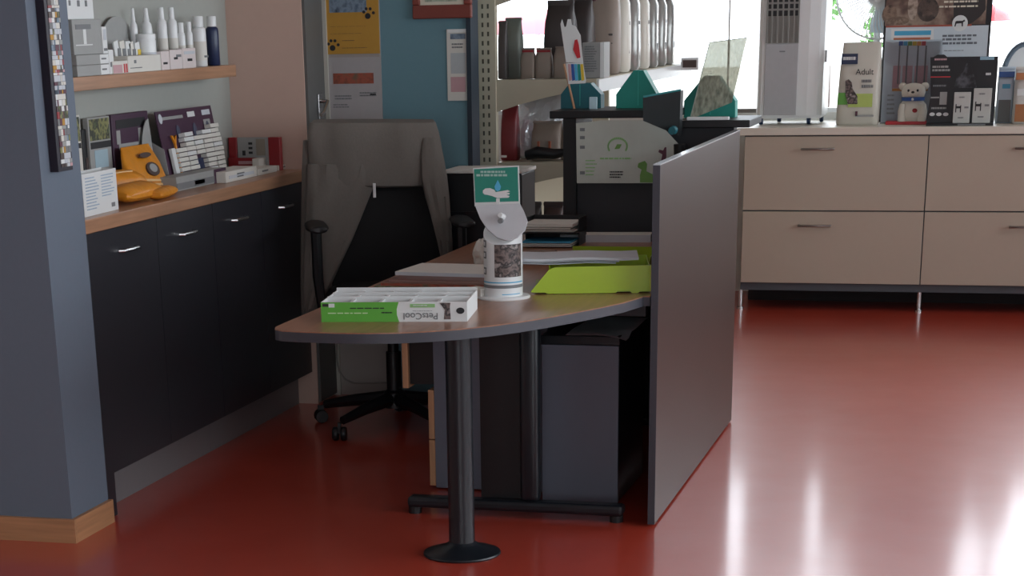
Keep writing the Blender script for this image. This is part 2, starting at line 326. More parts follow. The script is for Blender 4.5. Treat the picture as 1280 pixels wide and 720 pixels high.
t = thing('reception_desk', 'pearwood reception desk with a curved peninsula end on a round black leg', 'desk', (-1.575, 5.635, 0))
ox, oy = -1.575, 5.635
curve = [(-2.03, 5.40), (-2.028, 5.32), (-2.015, 5.28), (-1.985, 5.257), (-1.92, 5.245), (-1.82, 5.239), (-1.73, 5.245), (-1.638, 5.266), (-1.56, 5.305), (-1.491, 5.354), (-1.42, 5.425), (-1.356, 5.506), (-1.295, 5.605), (-1.238, 5.713), (-1.185, 5.82), (-1.137, 5.935), (-1.105, 6.06)]
loc = lambda p: (p[0] - ox, p[1] - oy)
MB().prism([loc(p) for p in curve] + [loc((-1.105, 6.075)), loc((-2.03, 6.075))], DZ - .003, DZ).build('peninsula_top', M['pear'], t, True)
grow = [(p[0] - ox, p[1] - oy) for p in curve]
MB().prism([loc(p) for p in curve] + [loc((-1.105, 6.075)), loc((-2.03, 6.075))], DZ - .030, DZ - .003).build('peninsula_edge', M['edge'], t, True)
MB().box(-2.03 - ox, -1.083 - ox, 6.077 - oy, 7.78 - oy, DZ - .003, DZ).build('desk_top', M['pear'], t)
MB().box(-2.03 - ox, -1.083 - ox, 6.077 - oy, 7.78 - oy, DZ - .030, DZ - .003).build('desk_edge', M['edge'], t)
lg = MB().lathe([(.0395, .03), (.0395, DZ - .03)], n=28).build('leg', M['blackmetal'], t, True)
MB().lathe([(0, 0), (.117, 0), (.119, .004), (.117, .008), (.09, .016), (.055, .028), (.044, .036), (.040, .040), (0, .040)], n=40).build('foot_disc', M['blackmetal'], lg, True)
# T-frames at both ends of the desk
for y in (6.12, 7.6):
    fr = MB().box(-1.89 - ox, -1.165 - ox, y - .03 - oy, y + .03 - oy, .022, .058, .012).build('foot_beam', M['blackmetal'], t)
    for x in (-1.87, -1.19): MB().lathe([(.022, 0), (.022, .022)], x - ox, y - oy, 0, 14).build('foot_glide', M['black'], fr)
    c = aty(663, 520, 6.12).x
    MB().box(c - .033 - ox, c + .033 - ox, y - .025 - oy, y + .025 - oy, .055, DZ - .03, .02, 3).build('column', M['blackmetal'], t, True)
    MB().box(c - .17 - ox, c - .034 - ox, y + .01 - oy, y + .02 - oy, .06, DZ - .03).build('cable_cover', M['black'], t)
MB().box(-1.80 - ox, -1.10 - ox, 6.10 - oy, 6.14 - oy, DZ - .065, DZ - .031).build('cross_rail', M['blackmetal'], t)

# drawer pedestal
px0 = -1.895
t = thing('drawer_pedestal', 'grey drawer pedestal with wooden fronts, top drawer pulled open, under the desk', 'drawers', (px0, 6.46, 0))
MB().box(0, .40, 0, .016, .006, .66).box(0, .40, .40, .416, .006, .66).box(0, .4, .016, .4, .64, .66).box(.38, .4, .016, .4, .006, .64).box(0, .38, .016, .4, .006, .011).build('carcass', M['pcgrey'], t)
for z0, z1, out in ((.012, .172, 0), (.176, .345, 0), (.349, .635, .09)):
    dr = MB().box(-.022 - out, -.001 - out, 0, .416, z0, z1, .001, 1).build('drawer', M['drawerwood'], t)
    MB().box(-.001 - out, .36 - out, .02, .028, z0 + .012, z1 - .02).box(-.001 - out, .36 - out, .388, .396, z0 + .012, z1 - .02).box(-.001 - out, .36 - out, .028, .388, z0 + .02, z0 + .028).build('drawer_box', M['black'], dr)
    MB().tube([(-.022 - out, .15, (z0 + z1) / 2), (-.045 - out, .16, (z0 + z1) / 2), (-.045 - out, .26, (z0 + z1) / 2), (-.022 - out, .27, (z0 + z1) / 2)], .005).build('handle', M['steel_dark'], dr, True)
for x in (.05, .35):
    for y in (.05, .36): MB().lathe([(.016, 0), (.016, .006)], x, y, 0, 10).build('castor', M['black'], t)

# graphite cabinet under the desk with papers on top
gx0, gx1 = atz(676, 632, 0).x, atz(772, 634, 0).x
ztop = aty(680, 419, 6.31).z
t = thing('graphite_cabinet', 'graphite box cabinet standing under the desk peninsula', 'cabinet', ((gx0 + gx1) / 2, 6.31, 0))
w = (gx1 - gx0) / 2
MB().box(-w, w, .012, .46, .015, ztop - .012, .003).build('body', M['blackmetal'], t)
MB().box(-w, w, 0, .012, .015, ztop - .03, .002).build('front_panel', M['pcgrey'], t)
MB().box(-w - .003, w + .003, -.003, .465, ztop - .028, ztop, .002).build('lid', M['blackmetal'], t)
for x in (-.09, .09):
    for y in (.06, .4): MB().box(x - .015, x + .015, y - .015, y + .015, 0, .015).build('foot', M['black'], t)
rings = []
for i in range(9):
    y = -.02 + .4 * i / 8
    rings.append([(x, y, .004 + (-.028 * max(0, (x - .02) / .13) ** 2 if i < 2 else 0) + .002 * math.sin(9 * x + i)) for x in [-.08 + .2 * k / 8 for k in range(9)]])
b = MB()
vs = [[b.b.verts.new(p) for p in r] for r in rings]
for i in range(8):
    for k in range(8): b.b.faces.new((vs[i][k], vs[i][k + 1], vs[i + 1][k + 1], vs[i + 1][k]))
bmesh.ops.solidify(b.b, geom=b.b.faces[:], thickness=.0015)
o = b.build('paper_sheet', mk('sheet_bright', '#e9eef2', .5), None, True, ((gx0 + gx1) / 2 + .035, 6.31, ztop + .002)); tag(o, 'curled pale paper sheet lying on the graphite cabinet', 'paper')

# ------------------------------------------------------------------ raised counter at the far end of the desk
RY = 7.80
t = thing('raised_counter', 'black raised reception counter at the far end of the desk', 'counter', (-1.42, RY, 0))
ox, oy = -1.42, RY
xl = aty(689, 145, RY).x; xr = aty(938, 155, RY).x; xmid = aty(846, 150, RY).x
zl1, zl0 = aty(740, 138.5, RY - .03).z, aty(740, 148, RY - .03).z
MB().box(xl - ox, xmid - ox, -.03, .34, zl0, zl1, .003).build('counter_top', M['black'], t)
zr1, zr0 = aty(900, 150.5, RY - .03).z, aty(900, 160, RY - .03).z
MB().box(xmid + .001 - ox, xr - ox, -.02, .34, zr0, zr1, .003).build('lower_top', M['black'], t)
MB().box(aty(704, 200, RY).x - ox, aty(720, 200, RY).x - ox, 0, .3, 0, zl0).build('end_panel', M['black'], t)
MB().box(aty(720, 200, RY).x + .001 - ox, -1.081 - ox, .02, .04, 0, zr0).build('back_panel', mk('anthracite_panel', '#24252b', .5), t)
MB().box(-1.13 - ox, -1.108 - ox, .041, .3, 0, zr0).build('end_panel', M['black'], t)

# white display card standing against the back panel
def card_poly(pix, Y, name, label, cat, m, th=.006, group=None):
    P = [aty(u, v, Y) for u, v in pix]; cx = sum(p.x for p in P) / len(P); zb = min(p.z for p in P)
    t = thing(name, label, cat, (cx, Y, zb), 0, group)
    MB().prism([(p.x - cx, p.z - zb) for p in P], 0, th, 'y').build('card', m, t)
    return t, cx, zb
Yc = RY - .035
t, cx, zb = card_poly([(721, 229), (720, 154), (742, 152), (750, 150.5), (808, 150), (822, 152), (856, 189), (858, 229)], Yc, 'leaflet_board', 'white card with green leaf emblem propped on the black counter back', 'sign', mk('board_white', '#c2c6bd', .5))
MB().box(-.05, .05, .006, .053, 0, .015).build('support_tab', M['white'], t)
def on(Y): return lambda u, v: (aty(u, v, Y).x - cx, aty(u, v, Y).z - zb)
q = on(Yc)
def pb(parent, u0, u1, v0, v1, m, name='print', y=0, t=.0012):
    a, b = q(u0, v1), q(u1, v0); return MB().box(a[0], b[0], y - t, y, a[1], b[1]).build(name, m, parent)
# ring emblem
c = q(772, 183); ring = MB()
for i in range(22):
    a = math.pi * (-.15 + 1.3 * i / 21); ring.box(c[0] + .037 * math.cos(a) - .003, c[0] + .037 * math.cos(a) + .003, -.001, 0, c[1] + .03 * math.sin(a) - .004, c[1] + .03 * math.sin(a) + .004)
ring.build('emblem_ring', M['palegreen'], t)
MB().prism([(c[0] - .012, c[1] - .01), (c[0] - .002, c[1] + .008), (c[0] + .016, c[1] + .008), (c[0] + .008, c[1] - .008)], -.0012, 0, 'y').build('emblem_leaf', M['leaf'], t)
a, b_ = q(750, 201), q(792, 197); lines(t, a[0], b_[0], a[1], b_[1], 1, 0, M['palegreen'], seed=3)
a, b_ = q(762, 224), q(780, 214); lines(t, a[0], b_[0], a[1], b_[1], 3, 0, M['ink'], seed=4)
a, b_ = q(732, 222), q(746, 200); lines(t, a[0], b_[0], a[1], b_[1], 5, 0, M['palegreen'], seed=5, fill=.3)
for v in (162, 172, 184, 216): pb(t, 725, 731, v - 2, v + 2, M['ink_grey'], 'icon')
# green dog and dark cat outlines
P = [q(*p) for p in ((800, 228), (800, 219), (802, 212), (797, 209), (798, 204), (806, 201), (809, 205), (808, 214), (816, 218), (818, 228))]
MB().prism(P, -.0012, 0, 'y').build('dog_print', M['leaf'], t)
P = [q(*p) for p in ((826, 203), (828, 193), (823, 190), (824, 187), (829, 188), (831, 184), (833, 184), (833, 196), (831, 203))]
MB().prism(P, -.0012, 0, 'y').build('cat_print', M['maroon'], t)

# ------------------------------------------------------------------ office chair and jacket
hub = Vector((-2.365, 7.50, 0)); face = math.radians(24)       # turned a little towards the desk
t = thing('office_chair', 'black office chair with armrests behind the desk, jacket over its back', 'chair', hub, face)
for k in range(5):
    a = math.radians(246 + 72 * k) - face; ca, sa = math.cos(a), math.sin(a)
    b = MB()
    b.tube([(ca * .03, sa * .03, .115), (ca * .17, sa * .17, .10), (ca * .31, sa * .31, .075)], [.03, .024, .017], 8)
    arm = b.build('base_arm', M['black'], t, True)
    cs = MB()
    for s_ in (-1, 1): cs.lathe([(0, -.011), (.024, -.011), (.027, -.006), (.027, .006), (.024, .011), (0, .011)], 0, s_ * .016, .027, 14, 'y')
    cs.box(-.012, .012, -.006, .006, .03, .07)
    cs.rot(a + .6, 'Z'); cs = cs.build('castor', M['black'], arm, True); cs.location = (ca * .33, sa * .33, 0)
MB().lathe([(.045, .08), (.045, .14), (.03, .15), (.03, .30), (.022, .30), (.022, .46)], n=18).build('gas_column', M['black'], t, True)
MB().box(-.13, .13, -.13, .14, .45, .475, .01).build('seat_plate', M['black'], t)
rings = []
for z, gx, gy in ((.475, .22, .21), (.49, .245, .235), (.52, .25, .245), (.545, .235, .23), (.555, .2, .2)):
    rings.append([(gx * (abs(math.cos(a)) ** .5) * math.copysign(1, math.cos(a)), -.01 + gy * (abs(math.sin(a)) ** .5) * math.copysign(1, math.sin(a)), z) for a in [2 * math.pi * i / 28 for i in range(28)]])
MB().loft(rings).build('seat', M['black_soft'], t, True)
# backrest: curved padded slab behind the seat (local +Y), leaning back
rings = []
for i in range(9):
    f = i / 8; z = .53 + .61 * f; yc = .225 + .05 * f - .03 * math.sin(math.pi * f); hw = .215 + .02 * math.sin(math.pi * f) - .01 * f
    th = .032 if 0 < i < 8 else .02
    rings.append([(hw * (abs(math.cos(a)) ** .4) * math.copysign(1, math.cos(a)), yc + th * math.sin(a) + .05 * (math.cos(a) ** 2 * -.6), z) for a in [2 * math.pi * k / 24 for k in range(24)]])
MB().loft(rings).build('backrest', M['black_soft'], t, True)
MB().tube([(0, .10, .46), (0, .24, .47), (0, .29, .55), (0, .275, .75)], .022).build('back_stem', M['black'], t, True)
for s_ in (-1, 1):
    ar = MB().tube([(s_ * .2, .02, .465), (s_ * .275, .02, .49), (s_ * .285, .02, .60), (s_ * .285, .02, .775)], [.018, .02, .021, .021]).build('arm_post', M['black'], t, True)
    rings = []
    for y, gx, gz in ((-.125, .022, .008), (-.12, .034, .013), (-.05, .045, .016), (.06, .042, .016), (.11, .03, .012), (.115, .02, .008)):
        rings.append([(s_ * .285 + gx * math.cos(a), y, .79 + gz * math.sin(a) + (.006 if y > .05 else 0)) for a in [2 * math.pi * k / 16 for k in range(16)]])
    MB().loft(rings).build('arm_pad', M['black'], ar, True)

def strip_loft(rows, Y, th, wob=.006, seed=0, n=28, off=(0, 0, 0), slope=.00135):
    """flattened cloth tube through rows of (v, u_left, u_right, dy) seen at depth Y"""
    r = random.Random(seed); ph = [r.random() * 6 for _ in range(4)]; rings = []
    for v, u0, u1, dy in rows:
        a, b = aty(u0, v, Y + dy + slope * (u0 - 465)), aty(u1, v, Y + dy + slope * (u1 - 465)); ring = []
        for k in range(n):
            an = 2 * math.pi * k / n; c, s_ = math.cos(an), math.sin(an)
            f = .5 + .5 * (abs(c) ** .8) * math.copysign(1, c)
            p = a.lerp(b, f); w = wob * (math.sin(14 * f + ph[0] + v * .03) + .6 * math.sin(27 * f + ph[1] - v * .045))
            ring.append((p.x - off[0], p.y + th * (abs(s_) ** .7) * math.copysign(1, s_) + w * (1 if s_ < 0 else .4) - off[1], p.z - off[2]))
        rings.append(ring)
    return rings
JB = Vector((-2.49, 7.70, .60))
t = thing('jacket', 'grey wool jacket hung over the office chair back, sleeves dangling', 'jacket', JB)
YJ = 7.70
body = [(150.5, 398, 538, .03), (149.5, 394, 541, .0), (153, 389, 544, -.045), (165, 386, 548, -.06), (185, 385, 552, -.06), (205, 386, 556, -.06), (222, 389, 556, -.06), (231, 395, 545, -.058), (233, 402, 536, -.05)]
b = MB(); b.loft(strip_loft(body, YJ, .05, .008, 1, 36, JB)); b.build('jacket_back', M['jacket'], t, True)
lp = [(205, 385, 474, -.075), (225, 384, 470, -.08), (245, 383, 462, -.08), (270, 382, 452, -.08), (300, 381, 440, -.08), (330, 380, 426, -.08), (360, 380, 412, -.08), (385, 381, 400, -.08), (404, 384, 392, -.08)]
MB().loft(strip_loft(lp, YJ, .028, .007, 2, 30, JB)).build('front_flap', M['jacket'], t, True)
ls = [(175, 381, 392, -.03), (215, 379, 393, -.03), (260, 378, 394, -.02), (310, 377, 393, -.02), (360, 377, 392, -.02), (408, 379, 391, -.02)]
MB().loft(strip_loft(ls, YJ, .035, .004, 5, 18, JB)).build('sleeve', M['jacket'], t, True)
rs = [(172, 528, 549, -.07), (195, 526, 553, -.08), (220, 526, 558, -.085), (245, 532, 561, -.085), (270, 540, 563, -.085), (300, 548, 565, -.085), (325, 553, 565, -.085), (338, 555, 564, -.085)]
MB().loft(strip_loft(rs, YJ, .035, .006, 3, 22, JB)).build('sleeve', M['jacket'], t, True)
a, b_ = aty(466, 229, YJ - .12), aty(470, 247, YJ - .12)
MB().box(a.x - JB.x, b_.x - JB.x, YJ - .122 - JB.y, YJ - .118 - JB.y, b_.z - JB.z, a.z - JB.z, .001, 1).build('zip_pull', M['plast_white'], t)

# black cabinet with pale lid behind the desk
c0, c1 = aty(556, 250, 7.93), aty(652, 213, 7.93)
t = thing('printer_cabinet', 'black floor cabinet with a pale grey lid, between chair and shelving', 'cabinet', ((c0.x + c1.x) / 2, 7.93, 0)); w = (c1.x - c0.x) / 2
zt = c1.z
MB().box(-w, w, 0, .235, .03, zt - .012, .006).build('body', M['black'], t)
MB().box(-w - .004, w + .004, -.006, .237, zt - .012, zt + .002, .003).build('lid', M['paper'], t)
MB().box(-w + .02, w - .02, -.004, 0, .5, zt - .16).build('front_door', M['blackmetal'], t)
MB().box(-w + .01, w - .01, .02, .22, 0, .03).build('plinth', M['black'], t)

# hanging cable by the pilaster
cb = [atx(417, 425, -2.83)] ; Yk = BY - .045
pts = [aty(u, v, Yk) for u, v in ((423, 405), (421, 430), (421, 450), (424, 464), (431, 474), (442, 479), (465, 479), (484, 478))]
o = MB().tube([p - Vector(pts[0]) for p in pts], .004, 6).build('cable', mk('cable_grey', '#8c8680', .5), None, True, pts[0]); tag(o, 'thin pale cable hanging in a loop on the off-white pilaster', 'cable')

# ------------------------------------------------------------------ notices and pictures on the back wall
Yn = BY - .0225
def sheet(pix, Y, name, label, cat, m, th=.0018, bow=0):
    P = [aty(u, v, Y) for u, v in pix]; x0, x1 = min(p.x for p in P), max(p.x for p in P); z0, z1 = min(p.z for p in P), max(p.z for p in P)
    t = thing(name, label, cat, ((x0 + x1) / 2, Y, z0)); MB().box(-(x1 - x0) / 2, (x1 - x0) / 2, -th, 0, 0, z1 - z0).build('sheet', m, t); return t, (x0 + x1) / 2, z0
t, cx, zb = sheet([(404, 68), (472, -30)], Yn, 'paw_notice', 'amber notice with black paw prints and a blue photo on the pilaster', 'notice', M['amber']); q = on(Yn)
pb(t, 412, 457, -28, 16, M['bluegrey_photo'], 'photo', -.0018)
for (u, v, r) in ((416, 57, 1), (460, 17, 1)):
    pw = MB()
    for du, dv, rr in ((0, 3, 3.6), (-5, -2, 1.9), (-2, -6, 1.9), (3, -6, 1.9), (7, -1, 1.9)):
        c = q(u + du, v + dv); pw.prism(ell(c[0], c[1], rr * .0034, rr * .0032, 14), -.0032, -.0018, 'y')
    pw.build('paw_print', M['ink'], t)
for v, u1 in ((33, 466), (42, 462), (51, 444), (60, 462)): a, b_ = q(413 if v < 50 else 428, v + .8), q(u1, v - .8); lines(t, a[0], b_[0], a[1], b_[1], 1, -.0018, M['brown'], seed=v)
t, cx, zb = sheet([(409, 190), (476, 71)], Yn, 'clinic_notice', 'pale grey notice with a small reddish picture under the amber one', 'notice', mk('notice_grey', '#a9a4a4', .7)); q = on(Yn)
pb(t, 417, 467, 91, 105, M['red_photo'], 'photo', -.0018)
for u0, u1, v0, v1, n, sd in ((419, 440, 119, 126, 2, 1), (417, 442, 130, 136, 2, 2), (450, 472, 115, 122, 2, 3), (417, 448, 149, 152, 1, 4), (463, 472, 117, 121, 1, 6)): a, b_ = q(u0, v1), q(u1, v0); lines(t, a[0], b_[0], a[1], b_[1], n, -.0018, M['ink_grey'] if sd not in (4, 6) else M['ink'], seed=sd)
# framed picture
a, b_ = aty(516, 24, BY - .02), aty(588, -70, BY - .02)
t = thing('framed_picture', 'mahogany framed picture high on the teal wall', 'picture', ((a.x + b_.x) / 2, BY - .02, a.z)); w, h = (b_.x - a.x) / 2, b_.z - a.z; fw = .052
for x0, x1, z0, z1 in ((-w, w, 0, fw), (-w, w, h - fw, h), (-w, -w + fw * .62, fw, h - fw), (w - fw * .62, w, fw, h - fw)): MB().box(x0, x1, -.006, .0195, z0, z1, .005).build('frame_bar', M['frame_red'], t)
MB().box(-w + .02, w - .02, .004, .012, .02, h - .02).build('mount', M['mount'], t)
MB().box(-w + .052, w - .06, .001, .004, fw + .012, h - fw - .012).build('photo', M['pic_view'], t)
# hanging calendar strip
t, cx, zb = sheet([(560, 126), (587, 36)], BY - .004, 'wall_calendar', 'narrow white paper chart hanging on the teal wall under the picture', 'notice', M['paper']); q = on(BY - .004)
pb(t, 560, 588, 36, 41, M['white'], 'hanger_bar', -.0018, .006); pb(t, 563, 582, 42, 49, M['bluegrey_photo'], 'header', -.0018); pb(t, 564, 582, 96, 115, M['pink'], 'pink_block', -.0018); pb(t, 564, 582, 66, 92, mk('print_pale', '#b3b9bb', .6), 'table_block', -.0018)
a, b_ = q(565, 62), q(581, 54); lines(t, a[0], b_[0], a[1], b_[1], 2, -.0018, M['ink_grey'], seed=9)

# collage board on the pillar side
y0, y1 = atx(74, 215, -2.80).y, atx(92, 212, -2.80).y; z0 = atx(80, 214, -2.80).z
t = thing('collage_board', 'narrow dark framed board of colourful clippings on the pillar side', 'sign', (-2.8295, (y0 + y1) / 2, z0)); h = (y1 - y0) / 2
MB().box(0, .028, -h, h, 0, .95, .001, 1).build('board', mk('board_dark', '#1f1a28', .5), t)
r = random.Random(3)
cl = ['red', 'paper', 'white', 'paper', 'grey_card', 'green_photo', 'paper2', 'pink', 'ink_grey', 'brown', 'maroon', 'paper2', 'amber', 'bluegrey_photo']
z = .012
while z < .93:
    hh = .006 + .014 * r.random(); y = -h + .02
    while y < h - .012:
        ww = .006 + .02 * r.random(); ww = min(ww, h - .004 - y)
        MB().box(.028, .0292 + .001 * r.random(), y, y + ww, z, z + hh).build('clipping', M[r.choice(cl)], t); y += ww + .001
    z += hh + .001

# ------------------------------------------------------------------ things on the desk
# hand gel dispenser
g0 = atz(629.5, 372, DZ); g0.z = DZ
t = thing('gel_dispenser', 'white hand gel dispenser with green hand sign and cat picture on the desk', 'dispenser', g0)
R = .5 * (aty(654, 340, g0.y).x - aty(607, 340, g0.y).x)
zt = aty(629, 290, g0.y).z - DZ
MB().lathe([(0, 0), (.082, 0), (.083, .004), (.08, .008), (R, .009), (R, .012)], n=40).build('base_plate', M['plast_white'], t, True)
b = MB(); b.lathe([(R, .012), (R, zt)], n=40)
for v in b.b.verts:
    if v.co.z > .02: v.co.z = zt + .006 + .62 * v.co.y           # slanted cut, low towards the viewer
b.build('tube', M['plast_white'], t, True)
# printed wrap: patches following the tube surface
def wrap(a0, a1, z0, z1, m, name, n=10, rr=None):
    rr = (rr or R) + .0008; b = MB(); A = [math.radians(a0 + (a1 - a0) * i / n) for i in range(n + 1)]
    lo = [b.b.verts.new((rr * math.sin(x), -rr * math.cos(x), z0)) for x in A]; hi = [b.b.verts.new((rr * math.sin(x), -rr * math.cos(x), z1)) for x in A]
    for i in range(n): b.b.faces.new((lo[i], lo[i + 1], hi[i + 1], hi[i]))
    return b.build(name, m, t, True)
zz = lambda v: aty(629, v, g0.y - R).z - DZ
wrap(-12, 78, zz(347), zz(306), M['cat_photo'], 'cat_picture')
wrap(-90, 90, zz(361), zz(357), M['ink_grey'], 'text_band'); wrap(-85, 85, zz(354.5), zz(353), M['sky'], 'blue_line')
for v in (306, 320, 340): wrap(-66, -44, zz(v + 4.5), zz(v - 4.5), M['ink_grey'], 'round_icon', 4); wrap(-61, -49, zz(v + 2.5), zz(v - 2.5), M['white'], 'icon_centre', 3, R + .0006)
wrap(10, 70, zz(369), zz(368), M['sky'], 'web_line')
# slanted oval face plate
cz = zz(279); ang = math.radians(40)
pp = [(594, 257), (650, 254.5), (655, 264), (659.5, 276), (656, 287), (647, 296), (634, 300.5), (622, 297), (609, 286), (600, 272)]
fy = lambda v: g0.y + .012 - (v - 254) / 46 * (R + .022)
A_ = [aty(u, v, fy(v)) - g0 for u, v in pp]
b = MB(); f1 = [b.b.verts.new(p) for p in A_]; f2 = [b.b.verts.new((p.x, p.y + .003, p.z - .004)) for p in A_]; b.b.faces.new(f1); b.b.faces.new(f2)
for i in range(len(pp)): b.b.faces.new((f1[i], f1[(i + 1) % len(pp)], f2[(i + 1) % len(pp)], f2[i]))
b.build('face_plate', mk('plate_grey', '#c9cbcf', .4), t)
b = MB().lathe([(.0, -.03), (.007, -.03), (.010, -.022), (.010, -.004), (.013, 0)], n=16, axis='y'); b.rot(-ang * .5, 'X'); b = b.build('spout', M['white'], t, True); b.location = (.003, -.018, cz + .012)
b = MB().lathe([(.0, -.012), (.008, -.012), (.008, 0)], n=14, axis='y'); b = b.build('spout_hole', M['ink_grey'], t, True); b.location = (.006, -.043, cz + .006)
# sign card
Ys = g0.y + .015
cx, zb = g0.x, DZ
def qs(u, v): p = aty(u, v, Ys); return (p.x - g0.x, p.z - DZ)
S = [qs(u, v) for u, v in ((593.5, 258), (591.5, 210), (648.5, 207), (650, 256))]
sg = MB().prism(S, .0135, .0165, 'y').build('sign_card', M['white'], t)
S = [qs(u, v) for u, v in ((594.5, 253), (592.8, 211.5), (647.2, 208.5), (648.5, 251.5))]
MB().prism(S, .012, .0135, 'y').build('green_panel', M['green_sign'], sg)
for u0, u1, v in ((601, 637, 214.8), (596, 644, 219)): a, b_ = qs(u0, v + 1.4), qs(u1, v - 1.4); lines(sg, a[0], b_[0], a[1], b_[1], 1, .012, mk('sign_print', '#a9c9c0', .5), 'lettering', .95, seed=int(v))
D = [qs(u, v) for u, v in ((622.5, 225), (624.5, 229), (626.5, 233), (625.5, 237), (622.5, 239), (619.5, 237), (618.5, 233), (620.5, 229))]
MB().prism(D, .0105, .012, 'y').build('drop_print', M['lightblue'], sg)
D = [qs(u, v) for u, v in ((604, 238), (607, 235.5), (613, 235), (618, 237), (620, 240), (626, 239), (635, 237.5), (638, 239), (633, 241), (637.5, 241), (637, 243), (633, 243.5), (637.5, 245), (636, 247), (622, 247.5), (616, 245), (610, 243.5), (606, 243), (604, 241))]
MB().prism(D, .0108, .012, 'y').build('hand_print', M['white'], sg)
D = [qs(u, v) for u, v in ((620.5, 248), (625, 248), (625, 258), (620.5, 258))]
MB().prism(D, .0108, .0136, 'y').build('stem_print', M['white'], sg)

# open carton with compartments (lettering stands upside down)
cA, cB = atz(402, 402.5, DZ), atz(584, 402, DZ)
wd = (cB - cA).length; ang = math.atan2(cB.y - cA.y, cB.x - cA.x)
cC = (cA + cB) / 2
t = thing('sample_carton', 'long white and green open carton with compartments at the desk end', 'box', (cC.x, cC.y, DZ), ang)
w = wd / 2; hF = .056; dp = .26; sk_ = -.035
def SB(x0, x1, y0, y1, z0, z1, name, m):
    b = MB().box(x0, x1, y0, y1, z0, z1)
    for v in b.b.verts: v.co.x += sk_ * v.co.y / dp * 0
    return b.build(name, m, t)
SB(-w, w, 0, .003, 0, hF, 'front_wall', M['white']); SB(-w, w, dp - .003, dp, 0, hF + .008, 'back_wall', M['white'])
for s_ in (-1, 1): SB(min(s_ * w, s_ * (w - .003)), max(s_ * w, s_ * (w - .003)), .003, dp - .003, 0, hF, 'side_wall', M['white'])
SB(-w + .003, w - .003, .003, dp - .003, 0, .012, 'floor_panel', M['white'])
for y in (dp * .36, dp * .7): SB(-w + .003, w - .003, y - .0015, y + .0015, .012, hF + .004, 'divider', M['white'])
for i in range(1, 5): x = -w + 2 * w * i / 5; SB(x - .004, x + .004, .003, dp - .003, .012, hF - .003, 'cross_divider', M['white'])
for i in range(5):
    for j in range(3):
        x = -w + 2 * w * (i + .5) / 5; SB(x - .036, x + .036, .015 + j * dp * .33, .06 + j * dp * .33, .012, hF - .016, 'inner_packet', mk('packet_grey', '#b5babd', .5))
gx = -w + 2 * w * .535
P = [(-w, 0), (gx, 0), (gx - .006, hF * .35), (gx - .006, hF * .65), (gx, hF), (-w, hF)]
MB().prism(P, -.0012, 0, 'y').build('green_panel', M['green'], t)
MB().box(-w, -w + .002, -.001, .128, 0, 0.002).build('fold', M['green'], t)
text('PetsCool', .026, M['ink_grey'], t, (gx + .063, -.0012, hF * .30), (math.pi / 2, math.pi, 0), bold=.0002, sx=1.05)
patch(t, gx + .033, gx + .105, hF * .72, hF * .9, 0, M['palegreen'], 'green_tab'); lines(t, gx + .042, gx + .1, hF * .77, hF * .84, 1, -.0012, M['white'], seed=2)
lines(t, gx + .04, gx + .1, hF * .52, hF * .56, 1, 0, M['ink_grey'], seed=8)
lines(t, -w + .085, gx - .02, hF * .62, hF * .72, 1, -.0012, M['ink'], seed=5); lines(t, -w + .02, gx - .055, hF * .38, hF * .47, 1, -.0012, mk('print_lime', '#cfe6b8', .5), seed=6); lines(t, gx - .05, gx - .015, hF * .38, hF * .5, 1, -.0012, M['ink'], seed=7)
patch(t, -w + .005, -w + .022, hF * .78, hF * .92, -.0012, M['ink']); patch(t, -w + .023, -w + .04, hF * .74, hF * .93, -.0012, M['white'])
# dog leg / head pictures
P = [(gx + .118, hF * .95), (gx + .15, hF * .95), (gx + .148, hF * .75), (gx + .15, hF * .12), (gx + .13, hF * .12), (gx + .133, hF * .6), (gx + .125, hF * .8)]
MB().prism(P, -.0012, 0, 'y').build('dog_picture', M['cat_photo'], t)
P = ell(gx + .178, hF * .55, .012, .009, 14); MB().prism(P, -.0012, 0, 'y').build('head_picture', M['ink'], t)

# stack of magazines and a pad
p0 = atz(497, 343, .765)
def slab(name, label, cat, pts, z0, z1, m, top=None, group=None, lb=None):
    cx = sum(p[0] for p in pts) / len(pts); cy = sum(p[1] for p in pts) / len(pts)
    t = thing(name, label, cat, (cx, cy, z0), 0, group); P = [(p[0] - cx, p[1] - cy) for p in pts]
    MB().prism(P, 0, z1 - z0 - (.0012 if top else 0), 'z').build('pages' if top else 'body', m, t)
    if top: MB().prism(P, z1 - z0 - .0012, z1 - z0, 'z').build('cover', top, t)
    return t
def rectz(u0, v0, u1, v1, z, depth, rot=0):
    a, b = atz(u0, v0, z), atz(u1, v1, z); d = (b - a); n = Vector((-d.y, d.x, 0)).normalized() * depth
    return [(a.x, a.y), (b.x, b.y), (b.x + n.x, b.y + n.y), (a.x + n.x, a.y + n.y)]
mgs = [('#59574a', '#4c5340', 'olive'), ('#6a4a3c', '#8a6a35', 'brown')]
slab('magazine', 'olive backed magazine at the bottom of the stack beside the sample carton', 'magazine', rectz(468, 361, 600, 364, DZ, .2), DZ, DZ + .009, M['green_photo'], mk('cover_olive', '#6d6a52', .4))
slab('magazine', 'ochre and red backed magazine, second in the stack beside the sample carton', 'magazine', rectz(476, 357, 604, 360, DZ + .009, .2), DZ + .009, DZ + .018, M['red_photo'], mk('cover_brown', '#7b5348', .4))
slab('magazine', 'reddish brown magazine directly under the white pad', 'magazine', rectz(486, 352, 604, 355, DZ + .018, .21), DZ + .018, DZ + .026, mk('pages_brown', '#8d6f66', .6), mk('cover_red', '#6d4238', .4))
slab('writing_pad', 'white writing pad on top of the magazine stack beside the gel dispenser', 'pad', rectz(494, 344, 606, 347, DZ + .026, .24), DZ + .026, DZ + .038, M['paper2'], M['paper'])
slab('note_block', 'small pale card block between carton and gel dispenser', 'card', rectz(582, 372, 601, 374, DZ, .05), DZ, DZ + .03, M['paper'], M['paper'])
